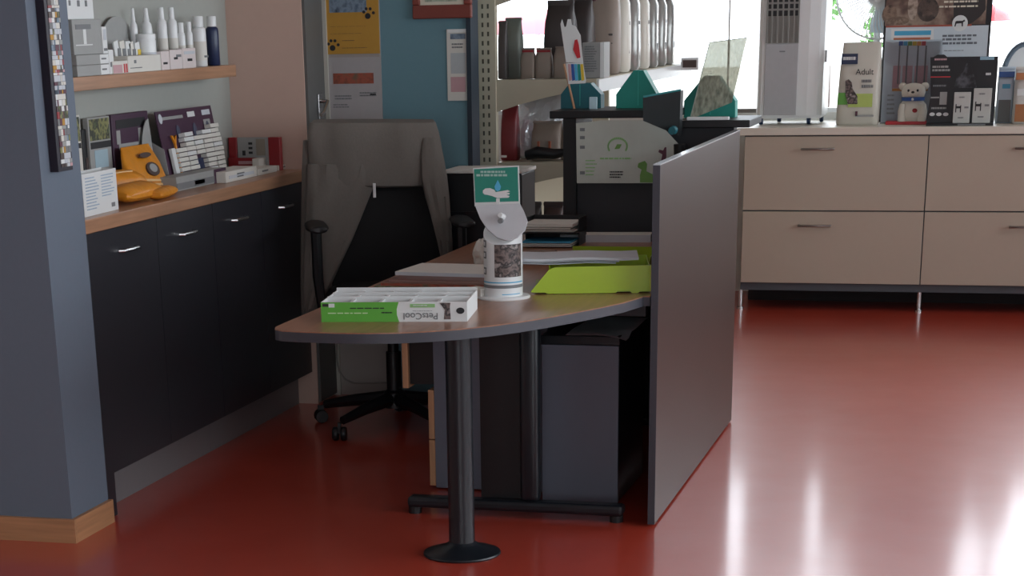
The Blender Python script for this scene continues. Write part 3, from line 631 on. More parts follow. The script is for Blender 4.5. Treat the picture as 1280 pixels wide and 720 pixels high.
# crumpled tissue behind the dispenser
b = MB(); bmesh.ops.create_icosphere(b.b, subdivisions=3, radius=.032); r = random.Random(5)
for v in b.b.verts: v.co *= (.75 + .45 * r.random()); v.co.z = max(v.co.z * 1.6, -.04) + .04
c = atz(604, 333, DZ); o = b.build('tissue', M['paper'], None, False, (c.x, c.y, DZ)); tag(o, 'crumpled white tissue behind the gel dispenser', 'tissue')

# lime letter trays
def tray(name, label, pix, z, m, hgt=.05, wall=.0025, group='lime letter trays'):
    P = [atz(u, v, z) for u, v in pix]; cx = sum(p.x for p in P) / 4; cy = sum(p.y for p in P) / 4
    t = thing(name, label, 'tray', (cx, cy, z), 0, group); Q = [Vector((p.x - cx, p.y - cy)) for p in P]
    MB().prism([tuple(v) for v in Q], .006, .009, 'z').build('tray_floor', m, t)
    return t, Q
# near tray: front lip slanting up to the back
fl, frr = atz(664, 368, DZ), atz(812, 366, DZ)
ctr = (fl + frr) / 2
t = thing('letter_tray', 'bright lime plastic letter tray nearest the desk edge, holding white papers', 'tray', (ctr.x, ctr.y, DZ), math.atan2(frr.y - fl.y, frr.x - fl.x), 'lime letter trays')
w = (frr - fl).length / 2; D_ = .31
prof = [(-w, .006), (-w + .0, .010), (-w + .055, .074), (-w + .075, .082), (w - .004, .084), (w, .08), (w, .004), (w - .03, .004), (w - .036, .0), (w - .055, .0), (w - .062, .007), (w - .1, .007), (w - .104, .001), (-w + .05, .001), (-w + .042, .006)]
MB().prism(prof, 0, .003, 'y').build('front_lip', M['lime'], t)
MB().box(-w + .01, w - .003, .003, D_, .004, .007).build('tray_floor', M['lime_deep'], t)
MB().box(w - .003, w, .003, D_, .004, .08).build('side_wall', M['lime'], t)
MB().prism([(.003, .004), (D_, .004), (D_, .08), (.06, .08), (.02, .03)], -w + .055, -w + .058, 'x').build('side_wall', M['lime'], t)
MB().box(-w + .058, w - .003, D_ - .003, D_, .004, .08).build('back_wall', M['lime'], t)
MB().box(w - .0005, w + .0035, 0, .004, .004, .084).build('lip_corner', mk('lime_light', '#d5e85a', .3), t)
a0 = (ctr.x, ctr.y)
rotm = Matrix.Rotation(math.atan2(frr.y - fl.y, frr.x - fl.x), 3, 'Z')
for i, (dx, dy, ln, zz_, lab) in enumerate(((-.10, .05, .36, .0872, 'long white paper sheet jutting left out of the lime tray, lowest'), (-.085, .045, .35, .0932, 'long white paper sheet jutting left out of the lime tray, middle'), (-.05, .03, .40, .0992, 'white folded paper on top of the lime tray'))):
    p = Vector((ctr.x, ctr.y, DZ)) + rotm @ Vector((dx, dy, zz_))
    rings = []
    for k in range(9):
        x = -ln / 2 + ln * k / 8; s_ = .002 * math.sin(k * 1.3 + i)
        rings.append([(x, 0, -.0016 + s_), (x, .2, -.0016 + s_), (x, .2, .0016 + s_ + (.004 if i == 2 else 0)), (x, 0, .0016 + s_ + (.004 if i == 2 else 0))])
    o = MB().loft(rings).build('paper_sheet', M['paper2'], None, False, p, math.atan2(frr.y - fl.y, frr.x - fl.x)); tag(o, lab, 'paper', 'papers on the lime tray')
# far tray
fl, frr = atz(692, 336, DZ), atz(812, 334, DZ); ctr = (fl + frr) / 2
t = thing('letter_tray', 'second lime letter tray behind the one with the papers', 'tray', (ctr.x, ctr.y, DZ), 0, 'lime letter trays'); w = (frr - fl).length / 2
MB().box(-w, w, 0, .2, .003, .006).build('tray_floor', M['lime_deep'], t); MB().box(-w + .02, w, 0, .003, .003, .035).build('front_lip', M['lime_deep'], t)
MB().prism([(0, .003), (.2, .003), (.2, .05), (.03, .035)], w - .003, w, 'x').build('side_wall', M['lime_deep'], t); MB().box(-w + .02, w - .003, .197, .2, .003, .05).build('back_wall', M['lime_deep'], t)
# cardboard box / wooden file left of the trays
o = slab('wooden_file_box', 'flat brown cardboard file box behind the gel dispenser', 'box', rectz(640, 331, 690, 331, DZ, .14), DZ, DZ + .035, mk('kraft_board', '#8b6f62', .6), mk('kraft_top', '#7d6255', .6))
# white keyboard-like tray at the desk end
t = slab('white_folder', 'white ring folder lying at the far end of the desk by the black counter', 'folder', rectz(700, 303, 813, 303, DZ, .10), DZ, DZ + .028, M['paper2'], M['paper'])
# stack of papers on a black stand
Yp = 7.36
sx0, sx1 = aty(652, 300, Yp).x, aty(720, 300, Yp).x
t = thing('paper_stand', 'low black paper stand at the far left of the desk', 'stand', ((sx0 + sx1) / 2, Yp, DZ)); w = (sx1 - sx0) / 2
MB().box(-w, w, 0, .19, 0, .004).build('base', M['black'], t); MB().box(-w, w, .186, .19, .004, .10).build('back', M['black'], t); MB().box(-w, w, 0, .186, .05, .054).build('tier', M['black'], t)
for s_ in (-1, 1): MB().box(s_ * (w - .002) - .002, s_ * (w - .002) + .002, .06, .186, .004, .10).build('side', M['black'], t)
r = random.Random(11)
for i in range(7):
    lab = ['lowest', 'second lowest', 'third', 'fourth', 'fifth', 'sixth', 'topmost, thickest'][i]
    th = .004 if i < 6 else .012; z = DZ + (.005 + i * .0065 if i < 3 else .0555 + (i - 3) * .0065)
    o = MB().box(-w + .006, w - .012, 0, .17, 0, th, .001, 1).build('paper_bundle', M['paper'] if i != 2 else M['sky'], None, False, ((sx0 + sx1) / 2 + (r.random() - .5) * .012, Yp - .05 * r.random() * (1 if i < 3 else .5), z), (r.random() - .5) * .06)
    tag(o, '%s paper bundle on the black stand at the far left of the desk' % lab, 'paper', 'paper bundles on the black stand')

# ------------------------------------------------------------------ things on the raised counter
zc = zl1
def house(u0, u1, ua, ub, vt, vs_, Y, name, label, m, z, dep=.07):
    a, b = aty(u0, 140, Y), aty(u1, 140, Y); cx = (a.x + b.x) / 2; X = lambda u, v: aty(u, v, Y).x - cx; Z = lambda u, v: aty(u, v, Y).z - z
    t = thing(name, label, 'box', (cx, Y, z), 0, 'teal card houses on the raised counter')
    P = [(X(u0, 140), 0), (X(u1, 140), 0), (X(u1, vs_), Z(u1, vs_)), (X(ub, vt), Z(ub, vt)), (X(ua, vt), Z(ua, vt)), (X(u0, vs_), Z(u0, vs_))]
    MB().prism(P, 0, dep, 'y').build('card_shell', m, t)
    xm_ = (P[3][0] + P[4][0]) / 2; MB().box(xm_ - .001, xm_ + .001, -.0012, 0, .01, P[3][1] - .003).build('fold_seam', mk('teal_light', '#3fae9f', .5), t)
    return t
house(770, 821, 792, 804, 88, 118, RY + .15, 'leaflet_house', 'bright teal card house left of the black monitor', M['teal'], zc)
house(855, 919, 880, 898, 95, 126, RY + .18, 'leaflet_house', 'teal card house behind the clear acrylic sheet', M['teal'], zr1)
house(701, 751, 712, 738, 104, 118, RY + .17, 'leaflet_house', 'dark petrol card house holding the paper flag', M['teal_dark'], zc)
# small pale card beside it
a = aty(738, 139, RY + .1); o = MB().box(-.015, .015, 0, .012, 0, .045, .001, 1).build('price_card', mk('card_ice', '#b9d6e0', .4), None, False, (a.x + .01, RY + .1, zc)); tag(o, 'small ice blue card in front of the petrol card house', 'card')
# flag on a stick
Yf = RY + .13
base = aty(717, 131, Yf)
t = thing('paper_flag', 'white paper flag with red and coloured clippings on a wooden stick', 'flag', (base.x, Yf, zc))
L3 = lambda u, v: (aty(u, v, Yf).x - base.x, aty(u, v, Yf).z - zc)
a, b_ = L3(705, 80), L3(718, 137); MB().tube([(a[0], 0, a[1]), (b_[0], 0, .001)], .0045, 8).build('stick', M['drawerwood'], t, True)
P = [L3(u, v) for u, v in ((708, 78), (701, 30), (703, 24), (706, 34), (708, 33), (710, 24), (714, 24), (715, 31), (720, 33), (726, 44), (729, 78))]
MB().prism(P, -.006, -.004, 'y').build('flag_paper', M['white'], t)
P = [L3(u, v) for u, v in ((711, 105), (708, 79), (729, 78), (733, 101), (732, 104))]; MB().prism(P, -.008, -.006, 'y').build('picture_strip', M['white'], t)
for i, c in enumerate(('pink', 'blue', 'sky', 'teal', 'yellow')):
    u = 710.5 + i * 3.9; P = [L3(*p) for p in ((u + 1.5, 101), (u, 80), (u + 3.4, 80), (u + 5, 100))]; MB().prism(P, -.0095, -.008, 'y').build('coloured_band', M[c], t)
P = [L3(*p) for p in ((719, 50), (717, 62), (722, 73), (726, 72), (724, 56), (722, 49))]; MB().prism(P, -.0085, -.006, 'y').build('red_clipping', M['red_bright'], t)
# black monitor standing on the desk in front of the raised counter
Ym = 7.60
t = thing('monitor', 'black flat monitor rising from the desk before the raised counter', 'monitor', (aty(838, 150, Ym).x, Ym, DZ)); cx = t.location.x
scr = [aty(803.5, 122, Ym), aty(851, 113, Ym + .05), aty(849, 170, Ym + .05), aty(804, 151, Ym)]
b = MB(); f1 = [b.b.verts.new((p.x - cx, p.y - Ym, p.z - DZ)) for p in scr]; f2 = [b.b.verts.new((p.x - cx + .006, p.y - Ym + .025, p.z - DZ)) for p in scr]
b.b.faces.new(f1); b.b.faces.new(f2)
for i in range(4): b.b.faces.new((f1[i], f1[(i + 1) % 4], f2[(i + 1) % 4], f2[i]))
b.build('casing', mk('monitor_black', '#0d1416', .3), t)
e = [aty(804, 121, Ym), aty(851, 112.3, Ym + .05)]
MB().tube([(e[0].x - cx, 0, e[0].z - DZ), (e[1].x - cx, .05, e[1].z - DZ)], .004, 6).build('top_rim', mk('rim_teal', '#3c8488', .2), t, True)
k = aty(841, 163, Ym)
MB().lathe([(0, -.02), (.014, -.02), (.016, 0), (.016, .02), (0, .02)], k.x - cx, .0, k.z - DZ, 14, 'y').build('hinge', M['teal_dark'], t, True)
MB().tube([(.03, .045, .35), (.035, .05, .2), (.03, .05, .004)], [.024, .022, .024], 10).build('stand_neck', M['black'], t, True)
MB().box(-.06, .11, -.03, .13, 0, .008, .002).build('stand_base', M['black'], t)
# acrylic sneeze guard on the lower top
Ya = RY - .0
t = thing('acrylic_guard', 'clear acrylic sheet leaning over the right end of the black counter', 'screen', (aty(885, 155, Ya).x, Ya, zr1)); cx = t.location.x
P = [aty(u, v, Ya + dy) for u, v, dy in ((862, 158, 0), (887, 53, .02), (934, 47, .16), (915, 128, .16))]
b = MB(); vs = [b.b.verts.new((p.x - cx, p.y - Ya, max(p.z - zr1, .002))) for p in P]; b.b.faces.new(vs); bmesh.ops.solidify(b.b, geom=b.b.faces[:], thickness=.004); b.build('sheet', M['acrylic'], t)
for (i, j) in ((0, 1), (1, 2)):
    a, b_ = P[i], P[j]; MB().tube([(a.x - cx, a.y - Ya, max(a.z - zr1, .003)), (b_.x - cx, b_.y - Ya, b_.z - zr1)], .0016, 6).build('sheet_edge', mk('acrylic_edge', '#7d8a80', .2), t, True)
a, b_ = aty(864, 158, Ya - .01), aty(889, 149, Ya - .01)
MB().box(-.08, .08, -.012, .01, 0, .012, .002).build('foot_rail', M['plast_white'], t)

# ------------------------------------------------------------------ generic packs
def carton(name, label, cat, loc, size, rotz=0, m=None, prints=(), group=None, bev=.0015):
    """box w x d x h standing at loc (centre of its front bottom edge), front looks along local -Y; prints: (fx0, fx1, fz0, fz1, material[, name])"""
    w, d, h = size
    if not prints:
        o = MB().box(-w / 2, w / 2, 0, d, 0, h, bev, 1).build(name, m, None, False, loc, rotz); return tag(o, label, cat, group)
    t = thing(name, label, cat, loc, rotz, group)
    MB().box(-w / 2, w / 2, 0, d, 0, h, bev, 1).build('carton', m, t)
    for p in prints:
        y = 0
        nm = p[5] if len(p) > 5 else 'print'
        if nm == 'text_lines': lines(t, -w / 2 + p[0] * w, -w / 2 + p[1] * w, p[2] * h, p[3] * h, max(1, int((p[3] - p[2]) * h / .009)), -.0014, p[4], seed=int(p[0] * 97 + p[2] * 31) + 1)
        else: patch(t, -w / 2 + p[0] * w, -w / 2 + p[1] * w, p[2] * h, p[3] * h, 0, p[4], nm)
    return t
def sup(a, e): return math.copysign(abs(a) ** e, a)
def bag(name, label, loc, w, d, h, m, rotz=0, group=None, prints=(), top=.012, cat='bag', seed=0, lean=0, shoulder=.72, wtop=1.0):
    """stand-up food pouch: full gusset at the bottom, pinched flat and crimped at the top"""
    r = random.Random(seed); t = thing(name, label, cat, loc, rotz, group); rings = []; n = 28
    rows = [(0, .94, .9), (.03, 1, 1), (.25, 1.0, 1.06), (.5, .99, 1.02), (shoulder, .985, .85), (.84, .93 * (.35 + .65 * wtop), .52), (.93, .96 * wtop, top / d), (1.0, .96 * wtop, top / d)]
    for f, sx, sy in rows:
        ring = []
        for k in range(n):
            a = 2 * math.pi * k / n; e = .35 if f < .6 else .55
            j = 1 + .03 * math.sin(3 * a + seed + 5 * f) * (f > 0.1)
            ring.append((w / 2 * sx * sup(math.cos(a), e) * (1 + .012 * math.sin(9 * f + seed)), d / 2 + d / 2 * sy * sup(math.sin(a), e) * j + lean * f, h * f))
        rings.append(ring)
    MB().loft(rings).build('pouch', m, t, True)
    b = MB().box(-w * .48 * wtop, w * .48 * wtop, d / 2 - top * .75 + lean, d / 2 + top * .75 + lean, h * .955, h * .99, .001, 1); b.build('top_seal', m, t)
    for p in prints: MB().box(-w / 2 + p[0] * w, -w / 2 + p[1] * w, -.014 * 0 - .006 - .0012 + (p[5] if len(p) > 5 else 0), .006 + (p[5] if len(p) > 5 else 0), p[2] * h, p[3] * h, .0008, 1).build('print', p[4], t)
    return t
def bottle(name, label, loc, r, h, body, cap, kind='cap', group=None, band=None, n=20):
    t = thing(name, label, 'bottle', loc, 0, group)
    if kind == 'cap': prof = [(0, 0), (r * .92, 0), (r, r * .1), (r, h * .70), (r * .9, h * .76), (r * .62, h * .79), (r * .62, h * .80), (0, h * .8)]; cp = [(0, h * .79), (r * .72, h * .79), (r * .72, h * .985), (r * .66, h), (0, h)]
    elif kind == 'tall': prof = [(0, 0), (r * .92, 0), (r, r * .1), (r, h * .7), (r * .9, h * .77), (r * .55, h * .81), (r * .5, h * .82), (0, h * .82)]; cp = [(0, h * .815), (r * .58, h * .815), (r * .52, h * .97), (r * .46, h), (0, h)]
    elif kind == 'spray': prof = [(0, 0), (r * .92, 0), (r, r * .1), (r, h * .66), (r * .88, h * .74), (r * .5, h * .79), (r * .5, h * .8), (0, h * .8)]; cp = [(0, h * .795), (r * .6, h * .795), (r * .5, h * .86), (r * .42, h * .97), (r * .36, h), (0, h)]
    else: prof = [(0, 0), (r * .94, 0), (r, r * .08), (r, h * .8), (r * .95, h * .86), (0, h * .86)]; cp = [(0, h * .86), (r * 1.0, h * .86), (r * 1.0, h * .985), (r * .95, h), (0, h)]
    MB().lathe(prof, n=n).build('body', body, t, True); MB().lathe(cp, n=n).build('cap', cap, t, True)
    if band: MB().lathe([(r * 1.012, h * .12), (r * 1.012, h * .5)], n=n).build('label', band, t, True)
    if band: MB().box(-r * .5, r * .5, -r * 1.05, -r * .8, h * .18, h * .22).rot(math.pi / 2, 'Z').build('label_print', M['ink_grey'], t)
    return t
RL = math.pi / 2                               # faces +X out of the alcove
def on_left(u0, u1, vt, xf, zb):
    """front face on plane x = xf: returns centre-of-front location, width, height"""
    vb = 90 if zb > 1 else 240
    a, b = atx(u0, vb, xf), atx(u1, vb, xf); top = atx((u0 + u1) / 2, vt, xf).z
    return Vector((xf, (a.y + b.y) / 2, zb)), b.y - a.y, max(.01, top - zb)

# ------------------------------------------------------------------ things on the wall shelf
Z = SZ + .0005
def sc(u0, u1, vt, xf, label, m, d=.05, prints=(), zb=Z, name='carton', cat='box', group='cartons on the wall shelf', vb=None):
    l, w, h = on_left(u0, u1, vt, xf, zb); return carton(name, label, cat, l, (w, d, h), RL, m, prints, group), l, w, h
l, w, h = on_left(85.5, 96, 41, -3.07, Z); bottle('spray_tube', 'slim pale blue tube with a dark cap beside the pillar on the shelf', (l.x - .012, l.y, Z), .014, h, mk('tube_blue', '#7d9db5', .4), M['ink'], 'jar', 'bottles on the wall shelf', M['paper2'])
# two flat stacked boxes at the shelf edge
sc(97, 137, 81, SF - .004, 'flat white carton at the shelf edge, lower of the left pair', M['grey_card'], .09, ((.72, .99, .05, .95, M['white']), (.76, .94, .3, .6, M['ink_grey'], 'text_lines')))
l, w, h = on_left(97, 137, 81, SF - .004, Z); z2 = Z + h + .0005
sc(97, 137, 68, SF - .004, 'flat white carton at the shelf edge, upper of the left pair', M['grey_card'], .09, ((.72, .99, .05, .95, M['white']), (.76, .94, .3, .6, M['ink_grey'], 'text_lines')), zb=z2)
l2, w2, h2 = on_left(97, 137, 68, SF - .004, z2); z3 = z2 + h2 + .0005
# big grey display carton on them
sc(95, 131, 24, SF - .012, 'large grey carton with a folded flap standing on the flat pair', M['grey_card'], .08, ((.1, .62, .72, .86, M['ink_grey']), (.34, .44, .3, .72, M['white']), (.06, .64, .26, .29, M['white'])), zb=z3)
sc(131.5, 137, 33, SF - .008, 'slim upright white carton next to the large grey one', M['white'], .03, ((.15, .85, .1, .2, M['ink_grey']), (.2, .8, .5, .9, M['paper2'])), zb=z3)
sc(137.6, 143.5, 62, SF - .006, 'tiny white carton below the slim upright one', M['white'], .03, ((.2, .8, .3, .5, M['ink_grey']),))
# white sign box above
l, w, h = on_left(84, 123, 0, SF - .02, Z); zs = aty(100, 23, l.y).z
zs = z3 + on_left(95, 131, 24, SF - .012, z3)[2] + .0005
sc(86, 123, -14, SF - .02, 'white carton with three small marks on top of the large grey one', M['white'], .06, ((.18, .24, .45, .62, M['ink_grey']), (.46, .54, .42, .62, M['ink_grey']), (.72, .79, .42, .62, M['ink_grey']), (.2, .6, .8, 1, M['maroon'])), zb=zs)
# white tray boxes in front row
sc(141.5, 160.5, 76, SF - .003, 'pink and red edged flat carton in the middle of the shelf', M['paper'], .08, ((.02, .6, .05, .7, M['pink']), (.72, .8, .05, .75, M['red_bright']), (.86, .95, .05, .75, M['red_bright'])))
sc(161, 202, 69, SF - .003, 'long white carton in front of the sachets', M['paper'], .06, ((.18, .24, .55, .75, M['ink_grey']), (.05, .45, .2, .3, M['ink_grey'], 'text_lines')))
# sachets in a display behind, with a rounded back card
l, w, h = on_left(140, 180, 20, -3.115, Z)
t = thing('display_tray', 'grey card display with a rounded back between cartons and spray bottles', 'display', l, RL)
P = [(-w / 2, 0), (w / 2, 0)] + [(w / 2 * math.cos(a), h * .45 + h * .55 * math.sin(a)) for a in [math.pi * i / 12 for i in range(13)]]
MB().prism(P, .03, .034, 'y').build('back_card', M['grey_card'], t); MB().box(-w / 2, w / 2, -.02, .03, 0, .006).build('tray_floor', M['grey_card'], t)
for i in range(6):
    u = 148 + i * 6.2; l, w, h = on_left(u, u + 5.6, 50 + i * .6, -3.09, Z)
    t = thing('sachet', 'small white sachet standing in the grey display, %s from the left' % ['first', 'second', 'third', 'fourth', 'fifth', 'sixth'][i], 'sachet', l, RL, 'sachets in the shelf display')
    b = MB().box(-w / 2, w / 2, 0, .006, .003, h, .001, 1); b.rot(math.radians(-12 + 5 * (i % 3)), 'Y'); b.build('pouch', M['paper'] if i % 2 else M['white'], t); patch(t, -w / 3, w / 3, h * .5, h * .75, -.001, M['ink_grey'] if i != 4 else M['yellow'])
# bottles
bt = [(171, 180, 10, -3.11, 'spray', 'slender white spray bottle behind the sachets, left of the pair'), (187, 200, 10, -3.105, 'spray', 'slender white spray bottle above the round jar, right of the pair'),
      (206, 218, 9, -3.075, 'tall', 'tall white bottle with a tapered nozzle, left of two'), (218.6, 231, 9, -3.075, 'tall', 'tall white bottle with a tapered nozzle, right of two'),
      (229.5, 238.5, 28, -3.055, 'cap', 'short white capped bottle, left of the twins'), (239, 248, 27, -3.055, 'cap', 'short white capped bottle, right of the twins')]
for u0, u1, vt, x, k, lab in bt:
    l, w, h = on_left(u0, u1, vt, x, Z); w = (u1 - u0) * l.length / F * .97; bottle('pump_bottle' if k != 'cap' else 'lotion_bottle', lab, (x - w / 2, l.y, Z), w / 2, h, M['plast_white'], M['plast_white'], k, 'bottles on the wall shelf', M['paper'] if k != 'spray' else None)
l, w, h = on_left(181, 204, 42, -3.062, Z); w = 23 * l.length / F; bottle('jar', 'wide white lidded jar in front of the spray bottles', (-3.05 - w / 2, l.y, Z), w / 2, h, M['plast_white'], M['plast_white'], 'jar', 'bottles on the wall shelf', M['paper2'])
l, w, h = on_left(251, 268, 20, -3.06, Z); w = 17 * l.length / F; bottle('lotion_bottle', 'white bottle with a broad cap beside the dark blue one', (-3.06 - w / 2, l.y, Z), w / 2, h, M['plast_white'], M['plast_white'], 'cap', 'bottles on the wall shelf', M['paper'])
l, w, h = on_left(268, 283, 20, -3.06, Z); w = 15 * l.length / F; bottle('lotion_bottle', 'dark blue bottle with a white cap at the shelf end', (-3.06 - w / 2, l.y, Z), w / 2, h, M['navy'], M['plast_white'], 'cap', 'bottles on the wall shelf')
sc(203, 213, 64, SF - .003, 'small pinkish white carton before the tall bottles, leftmost', mk('carton_blush', '#d8cdcb', .5), .028, ((.2, .7, .3, .42, M['ink']),))
sc(214, 229, 62, SF - .003, 'small white carton with dark print before the tall bottles', mk('carton_blush', '#d8cdcb', .5), .028, ((.3, .6, .5, .62, M['ink']), (.5, .9, .62, .75, M['ink_grey'])))
sc(229.6, 246, 60, SF - .003, 'small white carton before the twin capped bottles', mk('carton_blush', '#d8cdcb', .5), .026, ((.35, .7, .35, .48, M['ink']), (.1, .9, .7, .85, M['paper2'])))

# ------------------------------------------------------------------ things on the alcove counter
Z = CT + .0005
gC = 'packs on the alcove counter'
def sk(u0, u1, vt, xf, label, m, d=.05, prints=(), zb=None, name='carton', cat='box', dz=0):
    zb = Z if zb is None else zb
    va = 272 - (u0 - 107) * .22
    a, b = atx(u0, va, xf), atx(u1, va, xf); h = atx((u0 + u1) / 2, vt, xf).z - zb
    return carton(name, label, cat, Vector((xf, (a.y + b.y) / 2, zb)), (b.y - a.y, d, h), RL, m, prints, gC), (b.y - a.y), h, Vector((xf, (a.y + b.y) / 2, zb))
# leaflet box at the near end, turned towards the camera
a = atz(107, 272, Z); b_ = atz(149, 261.5, Z)
w = (b_ - a).length; c = (a + b_) / 2; h = aty(128, 214, c.y).z - Z
t = thing('leaflet_box', 'open white leaflet box with fine blue print at the counter end by the pillar', 'box', (c.x - .002, c.y, Z), math.atan2(b_.y - a.y, b_.x - a.x))
MB().box(-w / 2, w / 2, 0, .002, 0, h).build('front', M['white'], t); MB().box(-w / 2, w / 2, .05, .052, 0, h * 1.02).build('back', M['white'], t)
for s_ in (-1, 1): MB().box(s_ * (w / 2 - .001) - .001, s_ * (w / 2 - .001) + .001, .002, .05, 0, h).build('side', M['white'], t)
MB().box(-w / 2, w / 2, .002, .05, 0, .002).build('bottom', M['white'], t)
lines(t, -w * .42, -w * .04, h * .1, h * .9, 11, 0, mk('print_blue_pale', '#9fb2c4', .6), seed=2, fill=.35); lines(t, w * .04, w * .42, h * .35, h * .9, 8, 0, mk('print_blue_pale', '#9fb2c4', .6), seed=3, fill=.35); patch(t, w * .3, w * .4, h * .1, h * .2, 0, M['ink_grey'], 'stamp')
# back row
sk(98, 110, 143, -3.15, 'narrow pale carton with a green photo deep in the counter corner', M['paper'], .012, ((.1, .9, .7, .98, M['green_photo']), (.1, .9, .62, .68, M['ink'])))
sk(111, 122, 160, -3.145, 'dark slim carton between two green photo cartons', M['blackcard'], .015, ((.2, .8, .4, .6, M['brown']),))
sk(119, 146, 145, -3.135, 'upright grey pouch carton with a green cat photo and pale blue panel', M['grey_card'], .02, ((.05, .95, .72, .98, M['green_photo']), (.05, .98, .62, .7, M['ink']), (.2, .8, .38, .6, mk('panel_ice', '#9fb8c4', .5))))
sk(148, 193, 140, -3.13, 'dark plum carton with a pale smile print behind the orange pouches', M['purple'], .022, ((.15, .75, .55, .63, M['grey_card']), (.1, .2, .63, .8, M['grey_card']), (.7, .8, .63, .8, M['grey_card']), (.1, .9, .82, .93, M['ink']), (.4, .6, .25, .35, M['maroon'])))
# camouflage ball of leaflets
b = MB(); bmesh.ops.create_icosphere(b.b, subdivisions=3, radius=.045); r = random.Random(9)
for v in b.b.verts: v.co *= .8 + .3 * r.random(); v.co.z += .04; v.co.z = max(0, v.co.z)
c = atz(114, 238, Z); o = b.build('cat_toy', M['green_photo'], None, False, (-3.05, atx(111, 225, -3.05).y, Z)); tag(o, 'mottled dark plush ball behind the leaflet box', 'toy')
# plum display with rows of white packs
a = atx(209, 216, -3.0); b_ = atx(278, 206, -3.0)
Yd0, Yd1 = atx(213, 212, -3.065).y, atx(281, 202, -3.065).y; w = Yd1 - Yd0
h = atx(240, 133, -3.11).z - Z
t = thing('plum_display', 'plum counter display board with rows of small white packs', 'display', (-3.065, (Yd0 + Yd1) / 2, Z), RL)
b = MB().box(-w / 2, w / 2, 0, .004, 0, h); b.rot(math.radians(-10), 'X'); bd = b.build('back_board', M['purple'], t); 
MB().box(-w / 2, w / 2, -.03, .004, 0, .004).build('base_card', M['purple'], t)
MB().prism([(0, 0), (.06, 0), (.07, h * .6), (.02, h * .5)], -w / 2 - .003, -w / 2, 'x').build('side_wing', M['grey_card'], t)
def tilt(o): o.rotation_euler = (math.radians(-10), 0, 0); return o
tilt(patch(t, -w * .42, -w * .05, h * .88, h * .92, -.001, M['grey_card'], 'heading')); tilt(patch(t, .02, .09, h * .88, h * .95, -.001, M['white'], 'heading')); tilt(patch(t, w * .3, w * .45, h * .88, h * .95, -.001, M['paper2'], 'heading'))
tilt(MB().prism(ell(-w * .44, h * .9, .016, .018, 16), -.0025, -.001, 'y').build('round_logo', M['paper2'], t))
for i, x in enumerate((-w * .18, w * .12, w * .36)): tilt(MB().prism(ell(x, h * .68, .018, .032, 16), -.0025, -.001, 'y').build('oval_print', mk('oval_slate', '#4a4f63', .5), t))
tilt(patch(t, w * .3, w * .42, h * .66, h * .82, -.001, M['grey_card'], 'tag'))
r = random.Random(21); k = 0
for col_ in range(5):
    x = -w * .30 + col_ * w * .165
    n_ = [6, 9, 8, 9, 10][col_]
    for row in range(n_):
        z = .03 + row * .0175
        if col_ in (2,) and row < 4: continue
        c = Matrix.Rotation(math.radians(-10), 3, 'X') @ Vector((x + (r.random() - .5) * .008, -.016, z))
        o = MB().box(-w * .078, w * .078, -.013, .013, 0, .0145, .0008, 1).build('pack', M['paper'] if r.random() < .75 else M['white'], None); o.parent = t; o.location = c; o.rotation_euler = (math.radians(-10), 0, (r.random() - .5) * .12)
tilt(patch(t, -w * .05, w * .1, .02, .085, -.012, M['navy'], 'navy_pack')); tilt(MB().box(-w * .44, -w * .38, -.02, -.006, .01, h * .5, .002).build('white_pen', M['white'], t))
o = tilt(MB().tube([(-w * .33, -.012, .02), (-w * .33, -.012, h * .55), (-w * .30, -.012, h * .66), (-w * .36, -.012, h * .66), (-w * .33, -.012, h * .55)], .006, 6).build('orange_collar', M['orange'], t, True))
# curved pale wing beside it
l = atx(190, 226, -3.06); t = thing('card_wing', 'curved pale grey card leaning between orange pouches and plum display', 'card', (-3.115, l.y + .1, Z), RL)
hh = atx(196, 148, -3.08).z - Z; P = [(-.03, 0), (.085, 0), (.05, hh * .55), (.03, hh)] + [(.03 - .085 * math.sin(a), hh * (.25 + .75 * math.cos(a))) for a in [math.pi / 2 * i / 8 for i in range(1, 9)]]
b = MB().prism(P, 0, .003, 'y'); b.build('card', M['grey_card'], t)
# orange treat pouches, a heap of four
pl = [(-3.075, 141, 0, .30, .12, .085, 75, 'orange treat pouch lying lowest at the left of the heap'), (-2.955, 166, 0, .30, .10, .05, 70, 'orange treat pouch lying at the front of the heap'), (-2.935, 194, 0, .22, .07, .035, 60, 'orange treat pouch lying at the right end of the heap')]
for i, (x, u, dz, w, h, d, lean_, lab) in enumerate(pl):
    y = atx(u, 236, x).y; t = thing('treat_pouch', lab, 'pouch', (x, y, Z + .0), RL + (i - 1) * .15, 'orange treat pouches'); rings = []
    for f, s1, s2 in ((0, .94, .35), (.1, 1, .8), (.35, 1, 1.15), (.65, 1, 1.1), (.9, 1, .55), (1, .98, .12)):
        rings.append([(w / 2 * s1 * sup(math.cos(a), .5), -.055 + h * f, .016 * (i % 2) * f + d / 2 * 1.15 + d / 2 * s2 * sup(math.sin(a), .7)) for a in [2 * math.pi * k / 22 for k in range(22)]])
    MB().loft(rings).build('pouch', M['orange'], t, True)
    MB().box(-w * .3, w * .3, -.03, -.015, d * 1.02, d * 1.1, .002).build('print_band', mk('pouch_pale', '#e3b982', .5), t)
    MB().prism(ell(0, .02, .03, .02, 14), d * 1.0, d * 1.22, 'z').build('paw_print', M['brown'], t)
